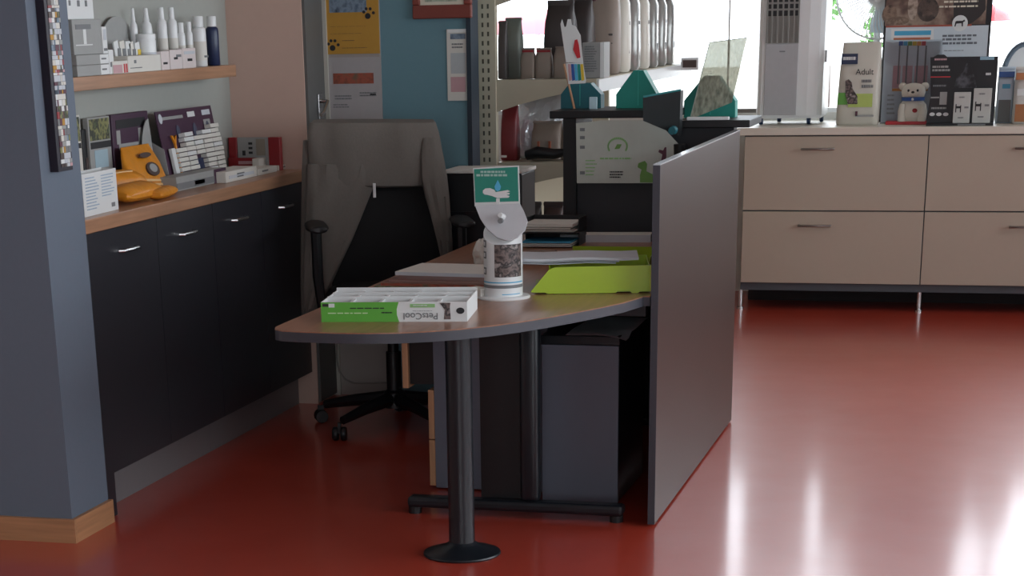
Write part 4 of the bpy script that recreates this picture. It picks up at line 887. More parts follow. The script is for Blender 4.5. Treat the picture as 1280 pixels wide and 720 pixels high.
# standing pouch, leaning back against the plum carton
pb0, pt0 = atx(191, 222, -3.02), atx(173, 182, -3.09)
t = thing('treat_pouch', 'orange treat pouch standing upright on the heap with a black animal picture', 'pouch', (pb0.x, pb0.y, Z), RL, 'orange treat pouches'); rings = []
hh = pt0.z - Z; dY = pt0.y - pb0.y
for f, s1, s2 in ((0, .15, .55), (.08, .16, 1), (.3, .158, 1.25), (.6, .145, 1.1), (.85, .13, .6), (1, .12, .12)):
    rings.append([(s1 * sup(math.cos(a), .4) + dY * f, .015 + .07 * f + .02 * s2 * sup(math.sin(a), .7) * (1 + .12 * math.sin(5 * a + 7 * f)), hh * f) for a in [2 * math.pi * k / 26 for k in range(26)]])
MB().loft(rings).build('pouch', M['orange'], t, True)
ZF = lambda f: .015 + .07 * f - .027
for f, x, rx, rz, m_, nm in ((.5, .03, .05, .026, 'brown', 'animal_print'), (.52, .03, .03, .016, 'grey_card', 'print_centre'), (.8, .0, .05, .009, 'brown', 'title_print')):
    o = MB().prism(ell(0, 0, rx, rz, 18), -.004, .004, 'y').build(nm, M[m_], t); o.location = (x + dY * f, ZF(f) - (.002 if nm == 'print_centre' else 0), hh * f); o.rotation_euler.x = -.45
for f in (.2, .28):
    o = MB().box(-.12, .12, -.003, .003, -.004, .004).build('pale_stripe', mk('pouch_pale', '#e3b982', .5), t); o.location = (dY * f, ZF(f), hh * f); o.rotation_euler = (-.35, .08, 0)
# flat items at the front
a = atz(149, 246, Z); b_ = atz(179, 238, Z)
o = MB().box(-.02, .02, -.12, .12, 0, .02, .001, 1).build('carton', M['white'], None, False, ((a.x + b_.x) / 2 - .02, (a.y + b_.y) / 2, Z)); tag(o, 'small flat white carton beside the leaflet box', 'box', gC)
sk(222, 284, 215, -2.965, 'flat plum and grey carton lying in front of the plum display', M['grey_card'], .07, ((.0, .75, .1, .55, M['ink_grey']), (.35, .55, .2, .5, M['white']), (.75, 1, 0, 1, M['purple'])))
sk(283, 322, 211, -2.925, 'flat white carton with pink lid beside the plum carton', M['paper'], .1, ((.1, .9, .3, .6, M['paper2']), (.35, .6, .2, .7, M['ink_grey'], 'text_lines')))
sk(323, 347, 209, -2.93, 'flat white carton under the red leaflet stand', M['paper'], .1, ((.2, .6, .2, .7, M['ink_grey'], 'text_lines'),))
sk(348, 366, 205, -2.94, 'white carton at the far end of the counter, lower of the pair', M['paper'], .1, ((.1, .5, .2, .7, M['ink_grey'], 'text_lines'),))
l = atx(300, 214, -2.94)
# red stand with price card, against the end wall
Yr = EY - .07
x0, x1 = aty(286, 190, Yr).x, aty(350, 190, Yr).x; zt = aty(290, 172, Yr).z - Z; zm = aty(318, 197, Yr).z - Z
t = thing('red_stand', 'red leaflet stand holding a pale printed card against the pink wall', 'display', ((x0 + x1) / 2, Yr, Z)); w = (x1 - x0) / 2
zg = 0
MB().box(-w, -w + .035, 0, .03, zg, zt, .002).build('side_post', M['red'], t); MB().box(w - .05, w, 0, .03, zg, zt, .002).build('side_post', M['red'], t)
MB().box(-w, w * .15, -.012, 0, zg, zm, .002).build('front_pocket', M['red'], t); patch(t, -w * .6, -w * .05, zm * .5, zm * .75, -.012, M['pink'], 'pocket_print')
MB().box(-w + .036, w - .051, .01, .014, zg, zt * 1.0).build('card', M['grey_card'], t)
for i in range(3): patch(t, -w * .25, -w * .1, zt * (.5 + .14 * i), zt * (.57 + .14 * i), .01, M['ink'], 'icon')
patch(t, w * .05, w * .4, zt * .45, zt * .95, .01, mk('card_taupe', '#8d8478', .6)); patch(t, -w * .5, -w * .38, zt * .45, zt * .6, .01, M['ink'], 'icon')
sk(325, 366, 194, -3.0, 'long white carton leaning under the red stand, upper of the pair', M['paper'], .03, ((.5, .65, .2, .9, M['ink_grey']),))

# ------------------------------------------------------------------ shelving unit with bags
GY = 8.45; GX0 = aty(595, 100, GY).x; GX1 = aty(620, 100, GY).x; GXF = aty(745, 106, GY).x
zs1 = aty(680, 99, GY).z
t = thing('shelving_unit', 'beige perforated metal shelving unit beyond the raised counter', 'shelving', ((GX0 + GX1) / 2, GY, 0)); ox = t.location.x
GL = 2.45; hw = (GX1 - GX0) / 2
LV = [.42, aty(680, 203, GY).z, zs1, zs1 + .42]
for y in (0, GL - .04):
    po = MB().box(-hw, hw, y, y + .035, 0, 2.1, .002, 1).build('upright', M['beige_metal'], t)
    if y == 0:
        for c_ in (-.012, .012):
            sl = MB()
            for i in range(52): z = .2 + i * .036; sl.box(c_ - .004, c_ + .004, -.0012, 0, z, z + .018)
            sl.build('slots', M['slot'], po)
    for z in LV:
        L_ = GXF - GX1
        P = [(hw, z), (hw + L_, z - .004), (hw + L_, z - .045)] + [(hw + L_ * (1 - i / 10), z - .045 - .085 * (i / 10) ** 1.6) for i in range(1, 11)]
        MB().prism(P, y + .006, y + .01, 'y').build('bracket', M['beige_metal'], t)
    MB().box(-hw, hw + GXF - GX1, y, y + .035, 0, .09).build('foot', M['beige_metal'], t)
for z in LV:
    s_ = MB().box(hw + .002, hw + GXF - GX1, .012, GL - .012, z - .03, z - .001).build('shelf_board', M['beige_metal'], t)
    MB().box(hw + GXF - GX1, hw + GXF - GX1 + .01, .012, GL - .012, z - .055, z - .004).build('price_rail', mk('rail_pale', '#cfd3d3', .3), s_)
MB().box(-hw, -hw + .006, .036, GL - .04, 0, .85).build('back_sheet', M['beige_metal'], t)
a = aty(832, 76, GY + 2.0); 
MB().box(hw + GXF - GX1 + .01, hw + GXF - GX1 + .10, 2.08, 2.085, zs1 - .03, zs1 + .03).build('shelf_flag', M['white'], t); MB().box(hw + GXF - GX1 + .02, hw + GXF - GX1 + .09, 2.078, 2.08, zs1 - .018, zs1 + .018).build('flag_print', M['brown'], t)
# bags on the upper shelf (front edge rank recedes along +Y)
def gx(u, y): return aty(u, 80, y).x
z = zs1 + .0005; gB = 'bags on the upper shelf of the unit'
y = GY + .06
def gb(u0, u1, vt, y, d, m, label, name='food_bag', zb=None, prints=(), seed=0, **kw):
    zb = z if zb is None else zb
    a, b = aty(u0, 90, y), aty(u1, 90, y); h = aty((u0 + u1) / 2, vt, y).z - zb
    return bag(name, label, ((a.x + b.x) / 2, y, zb), b.x - a.x, d, h, m, 0, gB, prints, seed=seed, **kw)
gb(622, 633, 26, GY + .05, .05, M['bag_dark'], 'narrow dark bag tight against the shelving upright', seed=1)
gb(629, 650, 22, GY + .12, .09, M['bag_slate'], 'slate green bag next to the upright, upper shelf', seed=2)
gb(650, 668, 60, GY + .06, .05, M['bag_brown'], 'small kraft pouch with a red top, left of two', seed=3, prints=((.1, .9, .86, .93, M['red'], .02),), wtop=.92)
gb(668, 689, 60, GY + .06, .05, M['bag_brown'], 'small kraft pouch with a red top, right of two', seed=4, prints=((.1, .9, .86, .93, M['red'], .02),), wtop=.92)
gb(678, 716, 0, GY + .19, .13, M['bag_dark'], 'tall dark bag behind the small kraft pouches', seed=5, wtop=.9)
gb(691, 709, 58, GY + .05, .05, M['bag_brown'], 'small kraft pouch beside the paper flag', seed=6, wtop=.8)
gb(708, 738, -6, GY + .36, .14, M['bag_dark'], 'tall dark bag behind the paper flag', seed=7, wtop=.9)
# carton under them
a, b_ = aty(728, 95, GY + .03), aty(755, 95, GY + .03)
carton('grey_carton', 'small grey printed carton at the shelf front under the kraft bag', 'box', ((a.x + b_.x) / 2, GY + .03, z), (b_.x - a.x, .12, aty(740, 53, GY + .03).z - z), 0, M['grey_card'], ((.1, .7, .15, .9, M['ink_grey'], 'text_lines'), (.82, 1, 0, 1, M['white'])), gB)
# rank of bags along the shelf front
names = ['kraft food bag with a dark badge heading the rank on the shelf front', 'second bag of the rank, pale kraft with shiny creases', 'third bag of the rank, silvery with creases', 'fourth bag of the rank, grey foil', 'fifth bag of the rank, pale foil', 'sixth bag of the rank, bluish foil', 'last bag of the rank nearest the window']
xb = GXF - .11
for i in range(7):
    y = GY + .52 + i * .24
    bg_ = bag('food_bag', names[i], (xb - .02, y, z), .235, .17, .42 - .004 * i, M['bag_brown'] if i == 0 else M['bag_cream'] if i in (1, 3) else M['bag_grey'], math.radians(5), gB, ((.42, .58, .72, .78, M['maroon'], .01), (.1, .9, .38, .40, M['bag_dark'], .004), (.1, .9, .30, .31, M['bag_dark'], .004)) if i == 0 else (), seed=10 + i, wtop=.82, shoulder=.7)
    if i: MB().box(.116, .1175, .05, .09, .08, .11).build('badge', M['ink'], bg_); MB().box(.116, .1175, .06, .085, .2, .215).build('badge', M['ink_grey'], bg_)
# lower shelf
z = LV[1] + .0005; gB = 'packs on the lower shelf of the unit'
gb(624, 645, 132, GY + .10, .08, mk('bag_dark_red', '#6e1a20', .45, var=.1, bump=.3, scale=12), 'dark red bag beside the upright, lower shelf', seed=31, prints=((.1, .4, .06, .1, M['white'], -.005),))
gb(643, 712, 108, GY + .22, .18, M['bag_silver'], 'big silver foil bag on the lower shelf', seed=32, wtop=.9)
gb(662, 700, 152, GY + .10, .10, M['bag_brown'], 'brown bag with orange stripes in front of the silver one', seed=33, prints=((.25, .33, .05, .5, mk('stripe_rust', '#9a5236', .5), .0), (.62, .7, .05, .5, mk('stripe_rust', '#9a5236', .5), .0)))
gb(700, 735, 150, GY + .12, .10, M['bag_brown'], 'brown bag half hidden by the black counter post', seed=34)
o = MB().tube([(0, 0, 0), (.05, -.01, .012), (.12, .01, .004), (.17, 0, .012)], [.02, .026, .022, .016], 10).build('black_pouch', M['black'], None, True, (aty(655, 210, GY).x, GY + .05, LV[1] + .024)); o.location.z = LV[1] + .026; tag(o, 'small black rolled pouch at the lower shelf edge', 'pouch')
# dark bins on the floor shelf
for i, (u0, u1, m_, lab) in enumerate(((648, 672, 'bag_dark', 'dark sack low on the shelving unit, left of two'), (674, 700, 'brown', 'brownish sack low on the shelving unit, right of two'))):
    a, b_ = aty(u0, 240, GY + .06), aty(u1, 240, GY + .06); bag('food_sack', lab, ((a.x + b_.x) / 2, GY + .06, LV[0] + .0005), b_.x - a.x, .16, .36, M[m_], 0, 'sacks low on the unit', seed=40 + i)

# ------------------------------------------------------------------ far counter
FY = 10.94
t0 = None
ux = [-1.455, -.4985, .458, 1.415]
for k in range(3):
    x0, x1 = ux[k], ux[k + 1]
    t = thing('drawer_unit', ['cream two-drawer unit partly behind the desk panel', 'cream two-drawer unit under the black card display', 'cream two-drawer unit at the far right end of the counter'][k], 'cabinet', ((x0 + x1) / 2, FY, 0), 0, 'cream drawer units below the window'); w = (x1 - x0) / 2
    MB().box(-w, w, .019, .62, .105, .912).build('carcass', M['carcass'], t)
    for z0, z1 in ((.1475, .5215), (.5285, .906)):
        dr = MB().box(-w + .003, w - .003, 0, .018, z0, z1, .0015, 1).build('drawer', M['cream'], t)
        hx0, hx1 = -1.148 - (-1.455 - .4985) / 2, -.983 - (-1.455 - .4985) / 2; hz_ = z1 - .063 if z0 > .4 else z1 - .071
        if k == 1: hx0, hx1 = aty(1270, 188, FY).x - (x0 + x1) / 2, aty(1270, 188, FY).x - (x0 + x1) / 2 + .165
        MB().tube([(hx0, 0, hz_), (hx0, -.028, hz_), (hx0 + .006, -.03, hz_), (hx1 - .006, -.03, hz_), (hx1, -.028, hz_), (hx1, 0, hz_)], .006, 8).build('handle', M['steel_dark'], dr, True)
    for s_ in ((-1, 1) if k == 0 else (1,)):
        for y in (.035, .5): 
            lg = MB().lathe([(.02, 0), (.02, .012), (.0125, .013), (.0125, .105)], s_ * w, y, 0, 14).build('leg', M['chrome'], t, True)
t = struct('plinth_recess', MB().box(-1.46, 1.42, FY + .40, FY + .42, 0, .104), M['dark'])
o = MB().box(-1.50, 1.45, FY - .012, WINY - .06, .913, .951, .002, 1).build('worktop', M['worktop']); tag(o, 'long pale worktop over the cream drawers below the window', 'worktop')
ZW = .9515

# air cooler
Yq = 11.17
X = lambda u: aty(u, 90, Yq).x
x0, x1 = X(945), X(1030); cx = (x0 + x1) / 2; zb = aty(980, 145, Yq).z
t = thing('air_cooler', 'white portable air cooler tower with grey louvres standing on the worktop', 'air cooler', (cx, Yq, ZW)); w = (x1 - x0) / 2; z0 = zb - ZW; ht = .78
fx0, fx1 = X(956) - cx, X(997) - cx
P = [(-w, .06), (-w + .012, .012), (-w + .03, .0), (w - .085, .0), (w - .03, .012), (w - .008, .05), (w, .12), (w, .30), (w - .03, .34), (-w + .03, .34), (-w, .30)]
MB().prism(P, z0, ht).build('shell', M['plast_white'], t)
zg0 = aty(975, 54, Yq).z - ZW; zg1 = aty(975, 20, Yq).z - ZW
MB().box(fx0, fx1, -.006, .001, z0 + .005, zg0 - .002, .002).build('front_panel', M['silver'], t)
MB().box(fx0, fx1, -.003, .0, zg0, ht - .02).build('grille_back', M['grille_dark'], t)
for i in range(7): x = fx0 + (fx1 - fx0) * i / 6; MB().box(x - .004 + (.004 if i == 0 else -.004 if i == 6 else 0), x + .004 + (.004 if i == 0 else -.004 if i == 6 else 0), -.012, -.003, zg0, ht - .02).build('louvre', M['grille'], t)
for i in range(1, 6): z = zg1 + .032 * i; MB().box(fx0, fx1, -.010, -.003, z - .005, z + .005).build('cross_louvre', M['grille'], t)
MB().box(fx0, fx1, -.0045, -.003, zg0, zg1).build('lower_louvre_back', M['grille'], t)
MB().box(fx0 + .075, fx0 + .105, -.0075, -.006, zg0 - .045, zg0 - .038).build('badge', M['ink_grey'], t)
MB().box(w - .02, w + .004, .08, .14, zg0 - .1, zg0 - .04, .002).build('side_latch', M['silver'], t)
MB().box(-w + .01, w - .01, .01, .33, z0 - .012, z0).build('base', M['plast_white'], t)
for x in (-w + .03, w - .075, w - .03, -w + .10):
    y = .05 if x in (-w + .03, w - .075) else .29
    c_ = MB().box(x - .008, x + .008, y - .01, y + .01, .02, z0 - .012).build('castor', M['black'], t); MB().lathe([(0, -.01), (.019, -.01), (.021, -.004), (.021, .004), (.019, .01), (0, .01)], x, y, .021, 14, 'x').build('wheel', mk('wheel_blue', '#1f3a5c', .4), c_, True)

# fan behind the bag
Yf = 11.52; fc = aty(1099, -6, Yf)
t = thing('table_fan', 'white table fan with a radial wire guard behind the food bag', 'fan', (fc.x, Yf, ZW)); hz_ = fc.z - ZW; Rf = .22
MB().lathe([(0, 0), (.11, 0), (.11, .012), (.03, .03), (.018, .04), (.018, hz_ - .03)], n=24).build('stand', M['plast_white'], t, True)
MB().lathe([(0, -.02), (.05, -.02), (.05, .10), (.03, .12), (0, .12)], 0, .02, hz_, 20, 'y').build('motor', M['plast_white'], t, True)
gd = MB()
for i in range(56):
    a = 2 * math.pi * i / 56; gd.tube([(.03 * math.cos(a), -.07, hz_ + .03 * math.sin(a)), (Rf * .7 * math.cos(a + .12), -.075, hz_ + Rf * .7 * math.sin(a + .12)), (Rf * math.cos(a + .2), -.03, hz_ + Rf * math.sin(a + .2))], .003, 4)
gd.build('guard', M['plast_white'], t)
MB().tube([(Rf * math.cos(2 * math.pi * i / 40), -.03, hz_ + Rf * math.sin(2 * math.pi * i / 40)) for i in range(41)], .006, 6).build('guard_ring', M['plast_white'], t, True)
MB().lathe([(0, -.085), (.032, -.085), (.034, -.07), (0, -.068)], 0, 0, hz_, 18, 'y').build('guard_cap', M['plast_white'], t, True)
for i in range(3):
    a = 2 * math.pi * i / 3 + .4; P = [(.02 * math.cos(a), .02 * math.sin(a)), (.19 * math.cos(a - .1), .19 * math.sin(a - .1)), (.2 * math.cos(a + .35), .2 * math.sin(a + .35)), (.17 * math.cos(a + .75), .17 * math.sin(a + .75)), (.05 * math.cos(a + .9), .05 * math.sin(a + .9))]
    MB().prism([(p[0], p[1] + hz_) for p in P], -.04, -.036, 'y').build('blade', mk('blade_ice', '#cfe0ea', .3), t)

# food bag with Adult lettering
Yb = 11.10; a, b_ = aty(1044, 150, Yb), aty(1097, 150, Yb); cx = (a.x + b_.x) / 2; w = b_.x - a.x; h = aty(1070, 53, Yb).z - ZW
t = thing('food_bag', 'cream dog food bag lettered Adult with a dark blue label on the worktop', 'bag', (cx, Yb, ZW)); rings = []
for f, sx, sy in ((0, .97, .85), (.03, 1, 1), (.3, 1, 1.05), (.6, .97, 1), (.8, .94, .7), (.93, .9, .2), (1, .9, .12)):
    rings.append([(w / 2 * sx * sup(math.cos(a), .35) + .008 * f, .07 + .07 * sy * sup(math.sin(a), .4) + (.0 if f < .7 else -.05 * (f - .7)), h * f) for a in [2 * math.pi * k / 28 for k in range(28)]])
MB().loft(rings).build('pouch', M['bag_cream'], t, True)
def bp_(u0, u1, v0, v1, m, name='print', y=-.006, tt=.003):
    p0, p1 = aty(u0, v1, Yb - .005), aty(u1, v0, Yb - .005); return MB().box(p0.x - cx, p1.x - cx, y - tt, y, p0.z - ZW, p1.z - ZW).build(name, m, t)
bp_(1051.5, 1072.5, 67, 80.5, M['navy'], 'brand_label', .004, .006); 
p0 = aty(1062, 73, Yb); text('PURNA', .017, M['white'], t, (p0.x - cx, -.0032, p0.z - ZW), sx=1.0) if False else lines(t, aty(1054, 75, Yb).x - cx, aty(1071, 75, Yb).x - cx, aty(1062, 76, Yb).z - ZW, aty(1062, 71, Yb).z - ZW, 1, -.002, M['white'], fill=.8, seed=3)
p0 = aty(1081, 90, Yb); text('Adult', .042, M['ink'], t, (p0.x - cx, -.0075, p0.z - ZW))
for v in (101.5, 108): lines(t, aty(1077, v, Yb).x - cx, aty(1092, v, Yb).x - cx, aty(1080, v + 2, Yb).z - ZW, aty(1080, v - 2, Yb).z - ZW, 1, -.0075, M['ink_grey'], fill=.9, seed=int(v))
bp_(1047, 1060, 116, 131, mk('band_green', '#5f9c44', .5), 'green_band'); bp_(1060, 1091, 117, 134, mk('band_lime', '#b4c76a', .5), 'lime_band')
P = [(aty(u, v, Yb).x - cx, aty(u, v, Yb).z - ZW) for u, v in ((1060, 130), (1057, 118), (1057, 101), (1061, 99), (1065, 103), (1066, 111), (1072, 120), (1072, 130))]
MB().prism(P, -.0125, -.009, 'y').build('dog_print', M['cat_photo'], t)
bp_(1069, 1072, 139, 145, M['maroon'], 'red_mark'); bp_(1069, 1092, 143.5, 146, M['grey_card'], 'grey_bar')

# big poster board
Yo = 11.40; a, b_ = aty(1101, 100, Yo), aty(1234, 100, Yo); cx = (a.x + b_.x) / 2; w = (b_.x - a.x) / 2
t = thing('poster_board', 'tall poster board with dark animal photo over white text field', 'poster', (cx, Yo, ZW)); zb = ZW; q = on(Yo)
MB().box(-w, w, 0, .012, 0, .95).build('board', M['ink'], t)
zr_ = q(1160, 33)[1]
MB().box(-w + .012, w - .012, -.0012, 0, .01, zr_).build('white_field', mk('poster_white', '#c9d2d9', .4), t)
MB().box(-w + .006, w - .03, -.0012, 0, zr_ + .006, .93).build('photo', M['brown_photo'], t)
for i, (u, v, ru, rv, c1) in enumerate(((1112, 18, 9, 11, ['#6a5347', '#8a7161', '#4a3830']), (1122, 26, 14, 5, ['#8d7565', '#6b5548', '#a58e7d']), (1141, 8, 6, 16, ['#8f7c70', '#b39f90', '#6d5a4e']), (1160, 12, 13, 14, ['#3a302d', '#5a4a42', '#2b2423']), (1160, 20, 7, 6, ['#6d5b50', '#4b3d36', '#2a2322']))):
    a = q(u, v); MB().prism(ell(a[0], a[1], ru * .0043, rv * .0043, 22), -.0012 - .0006 * (i + 1), -.0012, 'y').build('animal_print', mottle('print_animal_%d' % i, c1, 30), t)
MB().box(-w + .012, w - .1, -.002, -.0012, zr_ - .002, zr_ + .007).build('red_line', mk('red_line', '#a3503f', .5), t)
P = [q(u, v) for u, v in ((1192, 34), (1205, 33), (1216, 28), (1226, 20), (1232, 12), (1232, -30), (1192, -30))]; MB().prism(P, -.002, -.0012, 'y').build('dark_swoosh', mk('swoosh_dark', '#2f2a2a', .5), t)
c_ = q(1200, 29); MB().prism(ell(c_[0], c_[1], .04, .04, 28), -.0032, -.002, 'y').build('round_emblem', M['white'], t)
P = [(c_[0] + x, c_[1] + y) for x, y in ((-.024, .008), (-.028, -.016), (-.022, -.016), (-.018, -.002), (.008, 0), (.01, -.016), (.016, -.016), (.016, .004), (.026, .01), (.022, .018), (.012, .012), (-.018, .012))]; MB().prism(P, -.0042, -.0032, 'y').build('cow_silhouette', M['ink'], t)
for v in (44.5, 49, 54): a, b_ = q(1178, v + 1.8), q(1228 if v < 46 else 1222, v - 1.8); lines(t, a[0], b_[0], a[1], b_[1], 1, -.0012, mk('poster_ink', '#6a6f76', .5), fill=.95, seed=int(v * 3))
a, b_ = q(1180, 64.5), q(1210, 62.5); lines(t, a[0], b_[0], a[1], b_[1], 1, -.0012, M['ink_grey'], seed=5); a, b_ = q(1171, 66), q(1175, 61); MB().box(a[0], b_[0], -.0024, -.0012, a[1], b_[1]).build('icon', M['ink'], t)
for v, u0, u1 in ((2, 1180, 1226), (8, 1174, 1230)): a, b_ = q(u0, v + 1.8), q(u1, v - 1.8); lines(t, a[0], b_[0], a[1], b_[1], 1, -.002, M['mount'], 'script_lettering', .9, seed=v + 1)
MB().box(-.1, .1, .012, .09, 0, .01).build('foot', M['ink'], t)
# thermometer chart in a clear stand
Yt = 11.27; a, b_ = aty(1101, 146, Yt), aty(1172, 146, Yt); cx = (a.x + b_.x) / 2; w = (b_.x - a.x) / 2; zb = ZW; q = on(Yt)
t = thing('chart_stand', 'clear stand with a white chart of coloured columns behind the dog figurine', 'display', (cx, Yt, ZW)); ht = q(1140, 52)[1]
MB().box(-w, w, 0, .003, .004, ht).build('sheet', mk('chart_white', '#c4ccd2', .4), t)
MB().box(-w - .006, w + .004, -.006, -.004, .002, ht + .01).build('clear_front', M['clear'], t); MB().box(-w, w, -.03, .06, 0, .003).build('clear_foot', M['clear'], t)
P = [q(u, v) for u, v in ((1119, 54), (1119, 36), (1164, 36), (1164, 54))]
hd = MB().prism([q(1114, 50), q(1167, 50), q(1167, 36), q(1114, 36)], -.002, .004, 'y').build('header_card', M['white'], t)
a, b_ = q(1118, 44.5), q(1164, 38); MB().box(a[0], b_[0], -.0035, -.002, a[1], b_[1]).build('blue_header', M['sky'], t); a, b_ = q(1117, 50), q(1163, 46.5); MB().box(a[0], b_[0], -.0035, -.002, a[1], b_[1]).build('rust_header', mk('rust', '#b06a4c', .5), t)
for i, c in enumerate(('blue', 'sky', 'leaf', 'yellow', 'orange', 'red_bright')): a, b_ = q(1123.5 + i * 5.7, 57), q(1129 + i * 5.7, 51.5); MB().box(a[0], b_[0], -.003, 0, a[1], b_[1]).build('colour_block', M[c], t)
for u in (1123, 1133, 1146, 1156): a, b_ = q(u, 105), q(u + .9, 57); MB().box(a[0], b_[0], -.0025, 0, a[1], b_[1]).build('column_line', M['ink_grey'], t)
for u0, u1 in ((1115, 1126), (1127, 1141), (1142, 1160)): a, b_ = q(u0, 110), q(u1, 82); MB().box(a[0], b_[0], -.002, 0, a[1], b_[1]).build('pink_column', M['pink'], t)
a, b_ = q(1115, 114), q(1160, 110); MB().box(a[0], b_[0], -.002, 0, a[1], b_[1]).build('amber_band', M['orange'], t); a, b_ = q(1108, 146), q(1120, 118); lines(t, a[0], b_[0], a[1], b_[1], 5, 0, M['grey_card'], seed=6, fill=.4)
o = MB().box(-.12, .12, 0, .10, 0, .016, .002).build('red_folder', M['red_bright'], None, False, (aty(1136, 148, 11.13).x, 11.13, ZW)); tag(o, 'flat bright red box under the dog figurine', 'box')
# dog figurine, seated, front view
Yg = 11.18; a, b_ = aty(1121, 140, Yg), aty(1160, 140, Yg); cx = (a.x + b_.x) / 2; s_ = (b_.x - a.x) / .165
t = thing('dog_figurine', 'white seated dog figurine with a blue collar on the red box', 'figurine', (cx, Yg, ZW + .0165))
def blob(cx_, cy, cz, rx, ry, rz, n=16): 
    return [[(cx_ + rx * math.sin(math.pi * i / 10) * math.cos(2 * math.pi * k / n), cy + ry * math.sin(math.pi * i / 10) * math.sin(2 * math.pi * k / n), cz - rz * math.cos(math.pi * i / 10)) for k in range(n)] for i in range(1, 10)]
rings = []
for z, rx, ry, yc in ((0, .066, .05, .0), (.015, .076, .056, 0), (.05, .078, .055, 0), (.085, .07, .046, .002), (.105, .052, .038, .0), (.115, .046, .034, -.003), (.125, .058, .042, -.008), (.15, .064, .046, -.01), (.175, .058, .04, -.006), (.19, .036, .026, -.004), (.195, .012, .01, -.004)):
    rings.append([(s_ * rx * math.cos(a), s_ * (yc + ry * math.sin(a)), s_ * z) for a in [2 * math.pi * k / 24 for k in range(24)]])
fig = mk('figurine_ivory', '#d8d2c6', .35)
MB().loft(rings).build('body', fig, t, True)
for k in (-1, 1):
    MB().loft(blob(s_ * k * .058, 0, s_ * .178, s_ * .022, s_ * .012, s_ * .02)).build('ear', fig, t, True)
    MB().loft([[(s_ * (k * .052 + rx * math.cos(a)), s_ * (yc + rx * math.sin(a)), s_ * z) for a in [2 * math.pi * i / 12 for i in range(12)]] for z, rx, yc in ((0, .022, -.048), (.012, .023, -.046), (.03, .017, -.042), (.09, .016, -.035))]).build('leg', fig, t, True)
    MB().loft(blob(s_ * k * .024, -s_ * .053, s_ * .158, s_ * .006, s_ * .004, s_ * .007, 10)).build('eye', M['ink'], t, True)
MB().loft(blob(0, -s_ * .05, s_ * .142, s_ * .03, s_ * .018, s_ * .016)).build('muzzle', fig, t, True); MB().loft(blob(0, -s_ * .067, s_ * .150, s_ * .009, s_ * .006, s_ * .006, 10)).build('nose', M['ink'], t, True)
MB().lathe([(s_ * .055, s_ * .104), (s_ * .061, s_ * .106), (s_ * .061, s_ * .122), (s_ * .055, s_ * .124)], n=24).build('collar', M['blue'], t, True)
MB().loft(blob(0, -s_ * .061, s_ * .113, s_ * .007, s_ * .005, s_ * .008, 10)).build('tag', M['white'], t, True)
MB().loft(blob(s_ * .014, -s_ * .05, s_ * .055, s_ * .014, s_ * .008, s_ * .012, 12)).build('red_patch', M['red'], t, True)
# black card display with two white packs
Yk = 11.02; a, b_ = aty(1158, 152, Yk), aty(1242, 152, Yk); cx = (a.x + b_.x) / 2; w = (b_.x - a.x) / 2; zb = ZW; q = on(Yk); ht = q(1200, 71)[1]
t = thing('black_display', 'black counter display card with a dog photo and two white packs', 'display', (cx, Yk, ZW))
P = [(-w, 0), (w, 0), (w, .02), (w - .0, ht), (q(1184, 70)[0], ht), (q(1180, 68)[0], ht + .012), (q(1172, 68)[0], ht + .012), (q(1166, 71)[0], ht), (q(1163, 71)[0], ht), (q(1163, 120)[0], q(1163, 120)[1]), (-w, .03)]
MB().prism(P, .012, .02, 'y').build('back_card', M['blackcard'], t); MB().box(-w, w, -.03, .012, 0, .012).build('tray', M['blackcard'], t); MB().box(-w + .16, w - .04, -.032, -.03, .002, .009).build('tray_print', M['ink_grey'], t)
P = [q(u, v) for u, v in ((1192, 110), (1196, 96), (1204, 90), (1208, 79), (1213, 80), (1217, 92), (1221, 110))]; MB().prism(P, .0105, .012, 'y').build('dog_photo', M['black_photo'], t)
for u0, u1, v0, v1, c, sd in ((1168, 1184, 73, 77, 'pink', 1), (1165, 1194, 82, 91, 'grey_card', 2), (1166, 1184, 106, 110, 'ink_grey', 3), (1164, 1184, 134, 138, 'grey_card', 4), (1232, 1240, 91, 96, 'white', 5)): a, b_ = q(u0, v1), q(u1, v0); lines(t, a[0], b_[0], a[1], b_[1], max(1, int((v1 - v0) / 4)), .012, M[c], seed=sd, fill=.6)
a, b_ = q(1163, 97), q(1188, 95.5); MB().box(a[0], b_[0], .0108, .012, a[1], b_[1]).build('red_line', M['red_bright'], t); a, b_ = q(1225, 75), q(1243, 70.5); MB().box(a[0], b_[0], .0108, .012, a[1], b_[1]).build('ice_tab', mk('tab_ice', '#8fb3c4', .5), t)
a, b_ = q(1174, 131), q(1184, 115); MB().box(a[0], b_[0], .0108, .012, a[1], b_[1]).build('small_pack_print', M['grey_card'], t); a, b_ = q(1163, 123), q(1174, 121); MB().box(a[0], b_[0], .0108, .012, a[1], b_[1]).build('white_bar', M['grey_card'], t)
for u in (1164, 1172.5, 1181): c_ = q(u + 1, 143); MB().prism(ell(c_[0], c_[1], .014, .009, 14), .0105, .012, 'y').build('oval_badge', M['white'], t)
for k, (u0, u1, v0, v1) in enumerate(((1190, 1213, 115, 147), (1214, 1239, 110, 146))):
    a, b_ = aty(u0, v1, Yk - .005), aty(u1, v0, Yk - .005); pc = aty((u0 + u1) / 2, v1, Yk - .005)
    carton('sample_pack', ['white pack in the black display, left and lower of two', 'white pack in the black display, right and taller of two'][k], 'box', (pc.x, Yk - .02, ZW + .0125), (b_.x - a.x, .025, b_.z - ZW - .0125), 0, mk('pack_pale', '#bdbfba', .5), ((.12, .18, .35, .62, M['ink']), (.18, .4, .48, .55, M['ink']), (.4, .46, .35, .58, M['ink']), (.65, .9, .48, .54, M['ink_grey']), (.3, .75, .78, .86, M['ink_grey'], 'text_lines'), (.3, .7, .12, .2, M['ink_grey'], 'text_lines')), 'white packs in the black display')
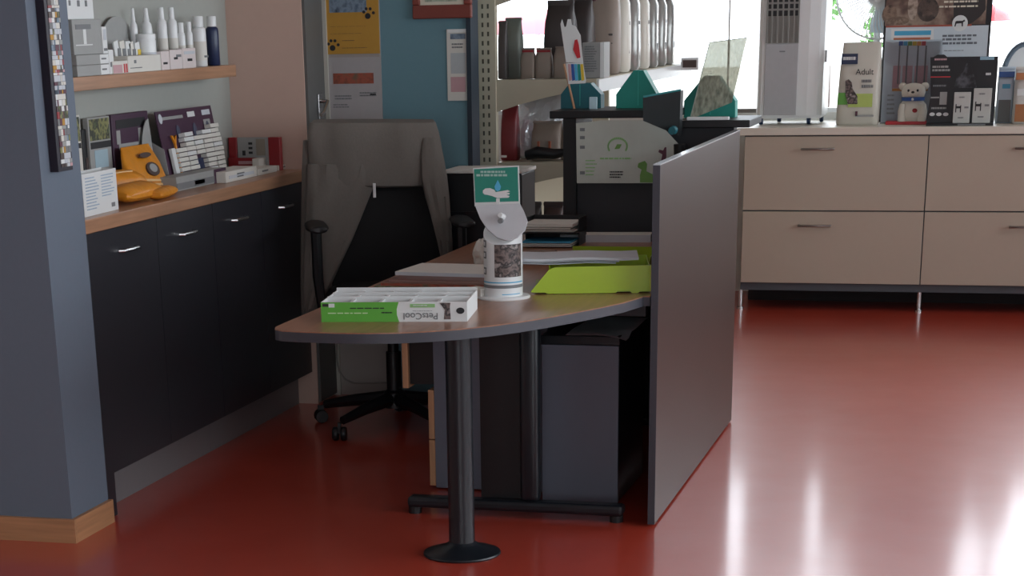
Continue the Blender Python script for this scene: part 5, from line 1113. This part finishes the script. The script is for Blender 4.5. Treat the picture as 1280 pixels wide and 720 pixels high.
# packs at the right edge
a, b_ = aty(1244, 140, 11.2), aty(1266, 140, 11.2); hh = aty(1255, 84, 11.2).z - ZW
bag('litter_bag', 'white bag with a blue top band right of the black display', ((a.x + b_.x) / 2, 11.2, ZW), b_.x - a.x, .12, hh, mk('bag_ice', '#c6d5e2', .4), 0, 'bags at the right end of the worktop', ((.05, .95, .82, .92, M['blue'], .02), (.15, .85, .02, .42, M['ink_grey'], .0), (.3, .75, .62, .7, M['sky'], .01)), seed=51)
a, b_ = aty(1265, 140, 11.12), aty(1302, 140, 11.12); hh = aty(1275, 84, 11.12).z - ZW
bag('litter_bag', 'white and orange bag cut by the right picture edge', ((a.x + b_.x) / 2, 11.12, ZW), b_.x - a.x, .14, hh, mk('bag_pale', '#d2cfc9', .4), 0, 'bags at the right end of the worktop', ((.05, .95, .78, .9, mk('band_copper', '#b9784e', .5), .01), (.1, .9, .04, .35, mk('print_copper', '#a3683f', .5), .0), (.12, .8, .5, .62, M['white'], .0)), seed=52)
# arched grey carrier behind them
Yv = 11.42; c_ = aty(1280, 80, Yv); t = thing('pet_carrier', 'arched grey and white pet carrier behind the bags at the right edge', 'carrier', (c_.x, Yv, ZW)); hh = aty(1275, 57, Yv).z - ZW; ww = aty(1280, 80, Yv).x - aty(1262, 80, Yv).x + .03
P = [(-ww, 0), (ww, 0), (ww, hh * .55)] + [(ww * math.cos(a), hh * .55 + hh * .45 * math.sin(a)) for a in [math.pi * i / 14 for i in range(1, 14)]] + [(-ww, hh * .55)]
MB().prism(P, 0, .18, 'y').build('shell', M['plast_white'], t)
MB().tube([(ww * 1.02 * math.cos(a), -.005, hh * .55 + hh * .47 * math.sin(a)) for a in [math.pi * i / 16 for i in range(17)]], .014, 8).build('arch_rim', mk('rim_slate', '#5f6f7f', .4), t, True)

# ------------------------------------------------------------------ outdoors
def foliage(name, label, c, rx, rz, n, trunk, seed):
    r = random.Random(seed); t = thing(name, label, 'tree', (c[0], c[1], -.05)); b = MB()
    for i in range(n):
        u = r.gauss(0, .45); v = r.gauss(0, .45); w_ = r.gauss(0, .45); p = Vector((u * rx, v * rx, c[2] + .05 + w_ * rz)); s_ = .03 + .04 * r.random()
        d1 = Vector((r.gauss(0, 1), r.gauss(0, 1), r.gauss(0, 1))).normalized(); d2 = d1.cross(Vector((r.gauss(0, 1), r.gauss(0, 1), r.gauss(0, 1)))).normalized()
        b.quad([p - d1 * s_, p + d2 * s_ * .5, p + d1 * s_, p - d2 * s_ * .5])
    o = b.build('leaves', M['foliage'], t); o['kind'] = 'stuff'
    MB().tube([(0, 0, 0), (.03, 0, c[2] * .5), (0, 0, c[2])], [trunk, trunk * .8, trunk * .4], 8).build('trunk', M['brown'], t, True)
p = aty(1038, -8, 19); foliage('garden_tree', 'green leafy tree outside the window behind the air cooler', (p.x, 19, p.z), .11, .3, 200, .012, 4)
p = aty(1090, 45, 21); foliage('garden_shrub', 'small green shrub outside the window behind the fan', (p.x, 21, p.z), .07, .3, 90, .012, 5)
# red parasol panel outside
p = aty(1240, 6, 17); t = thing('parasol', 'red parasol outside the window right of the poster board', 'parasol', (p.x - .06, 17, -.05)); zt = p.z + .05
MB().lathe([(.22, zt - .12), (.2, zt - .07), (.12, zt - .02), (.02, zt + .02), (0, zt + .02)], n=18).build('canopy', M['red_bright'], t, True); MB().lathe([(.02, 0), (.02, zt)], n=8).build('pole', M['plast_white'], t, True)
p = aty(672, 22, 16); t = thing('parasol', 'pinkish red parasol outside, seen between the bags on the shelving', 'parasol', (p.x, 16, -.05)); zt = p.z + .05
MB().lathe([(.42, zt - .12), (.36, zt - .04), (.2, zt + .03), (.02, zt + .07), (0, zt + .07)], n=18).build('canopy', mk('canopy_pink', '#d8727d', .5), t, True); MB().lathe([(.02, 0), (.02, zt)], n=8).build('pole', M['plast_white'], t, True)
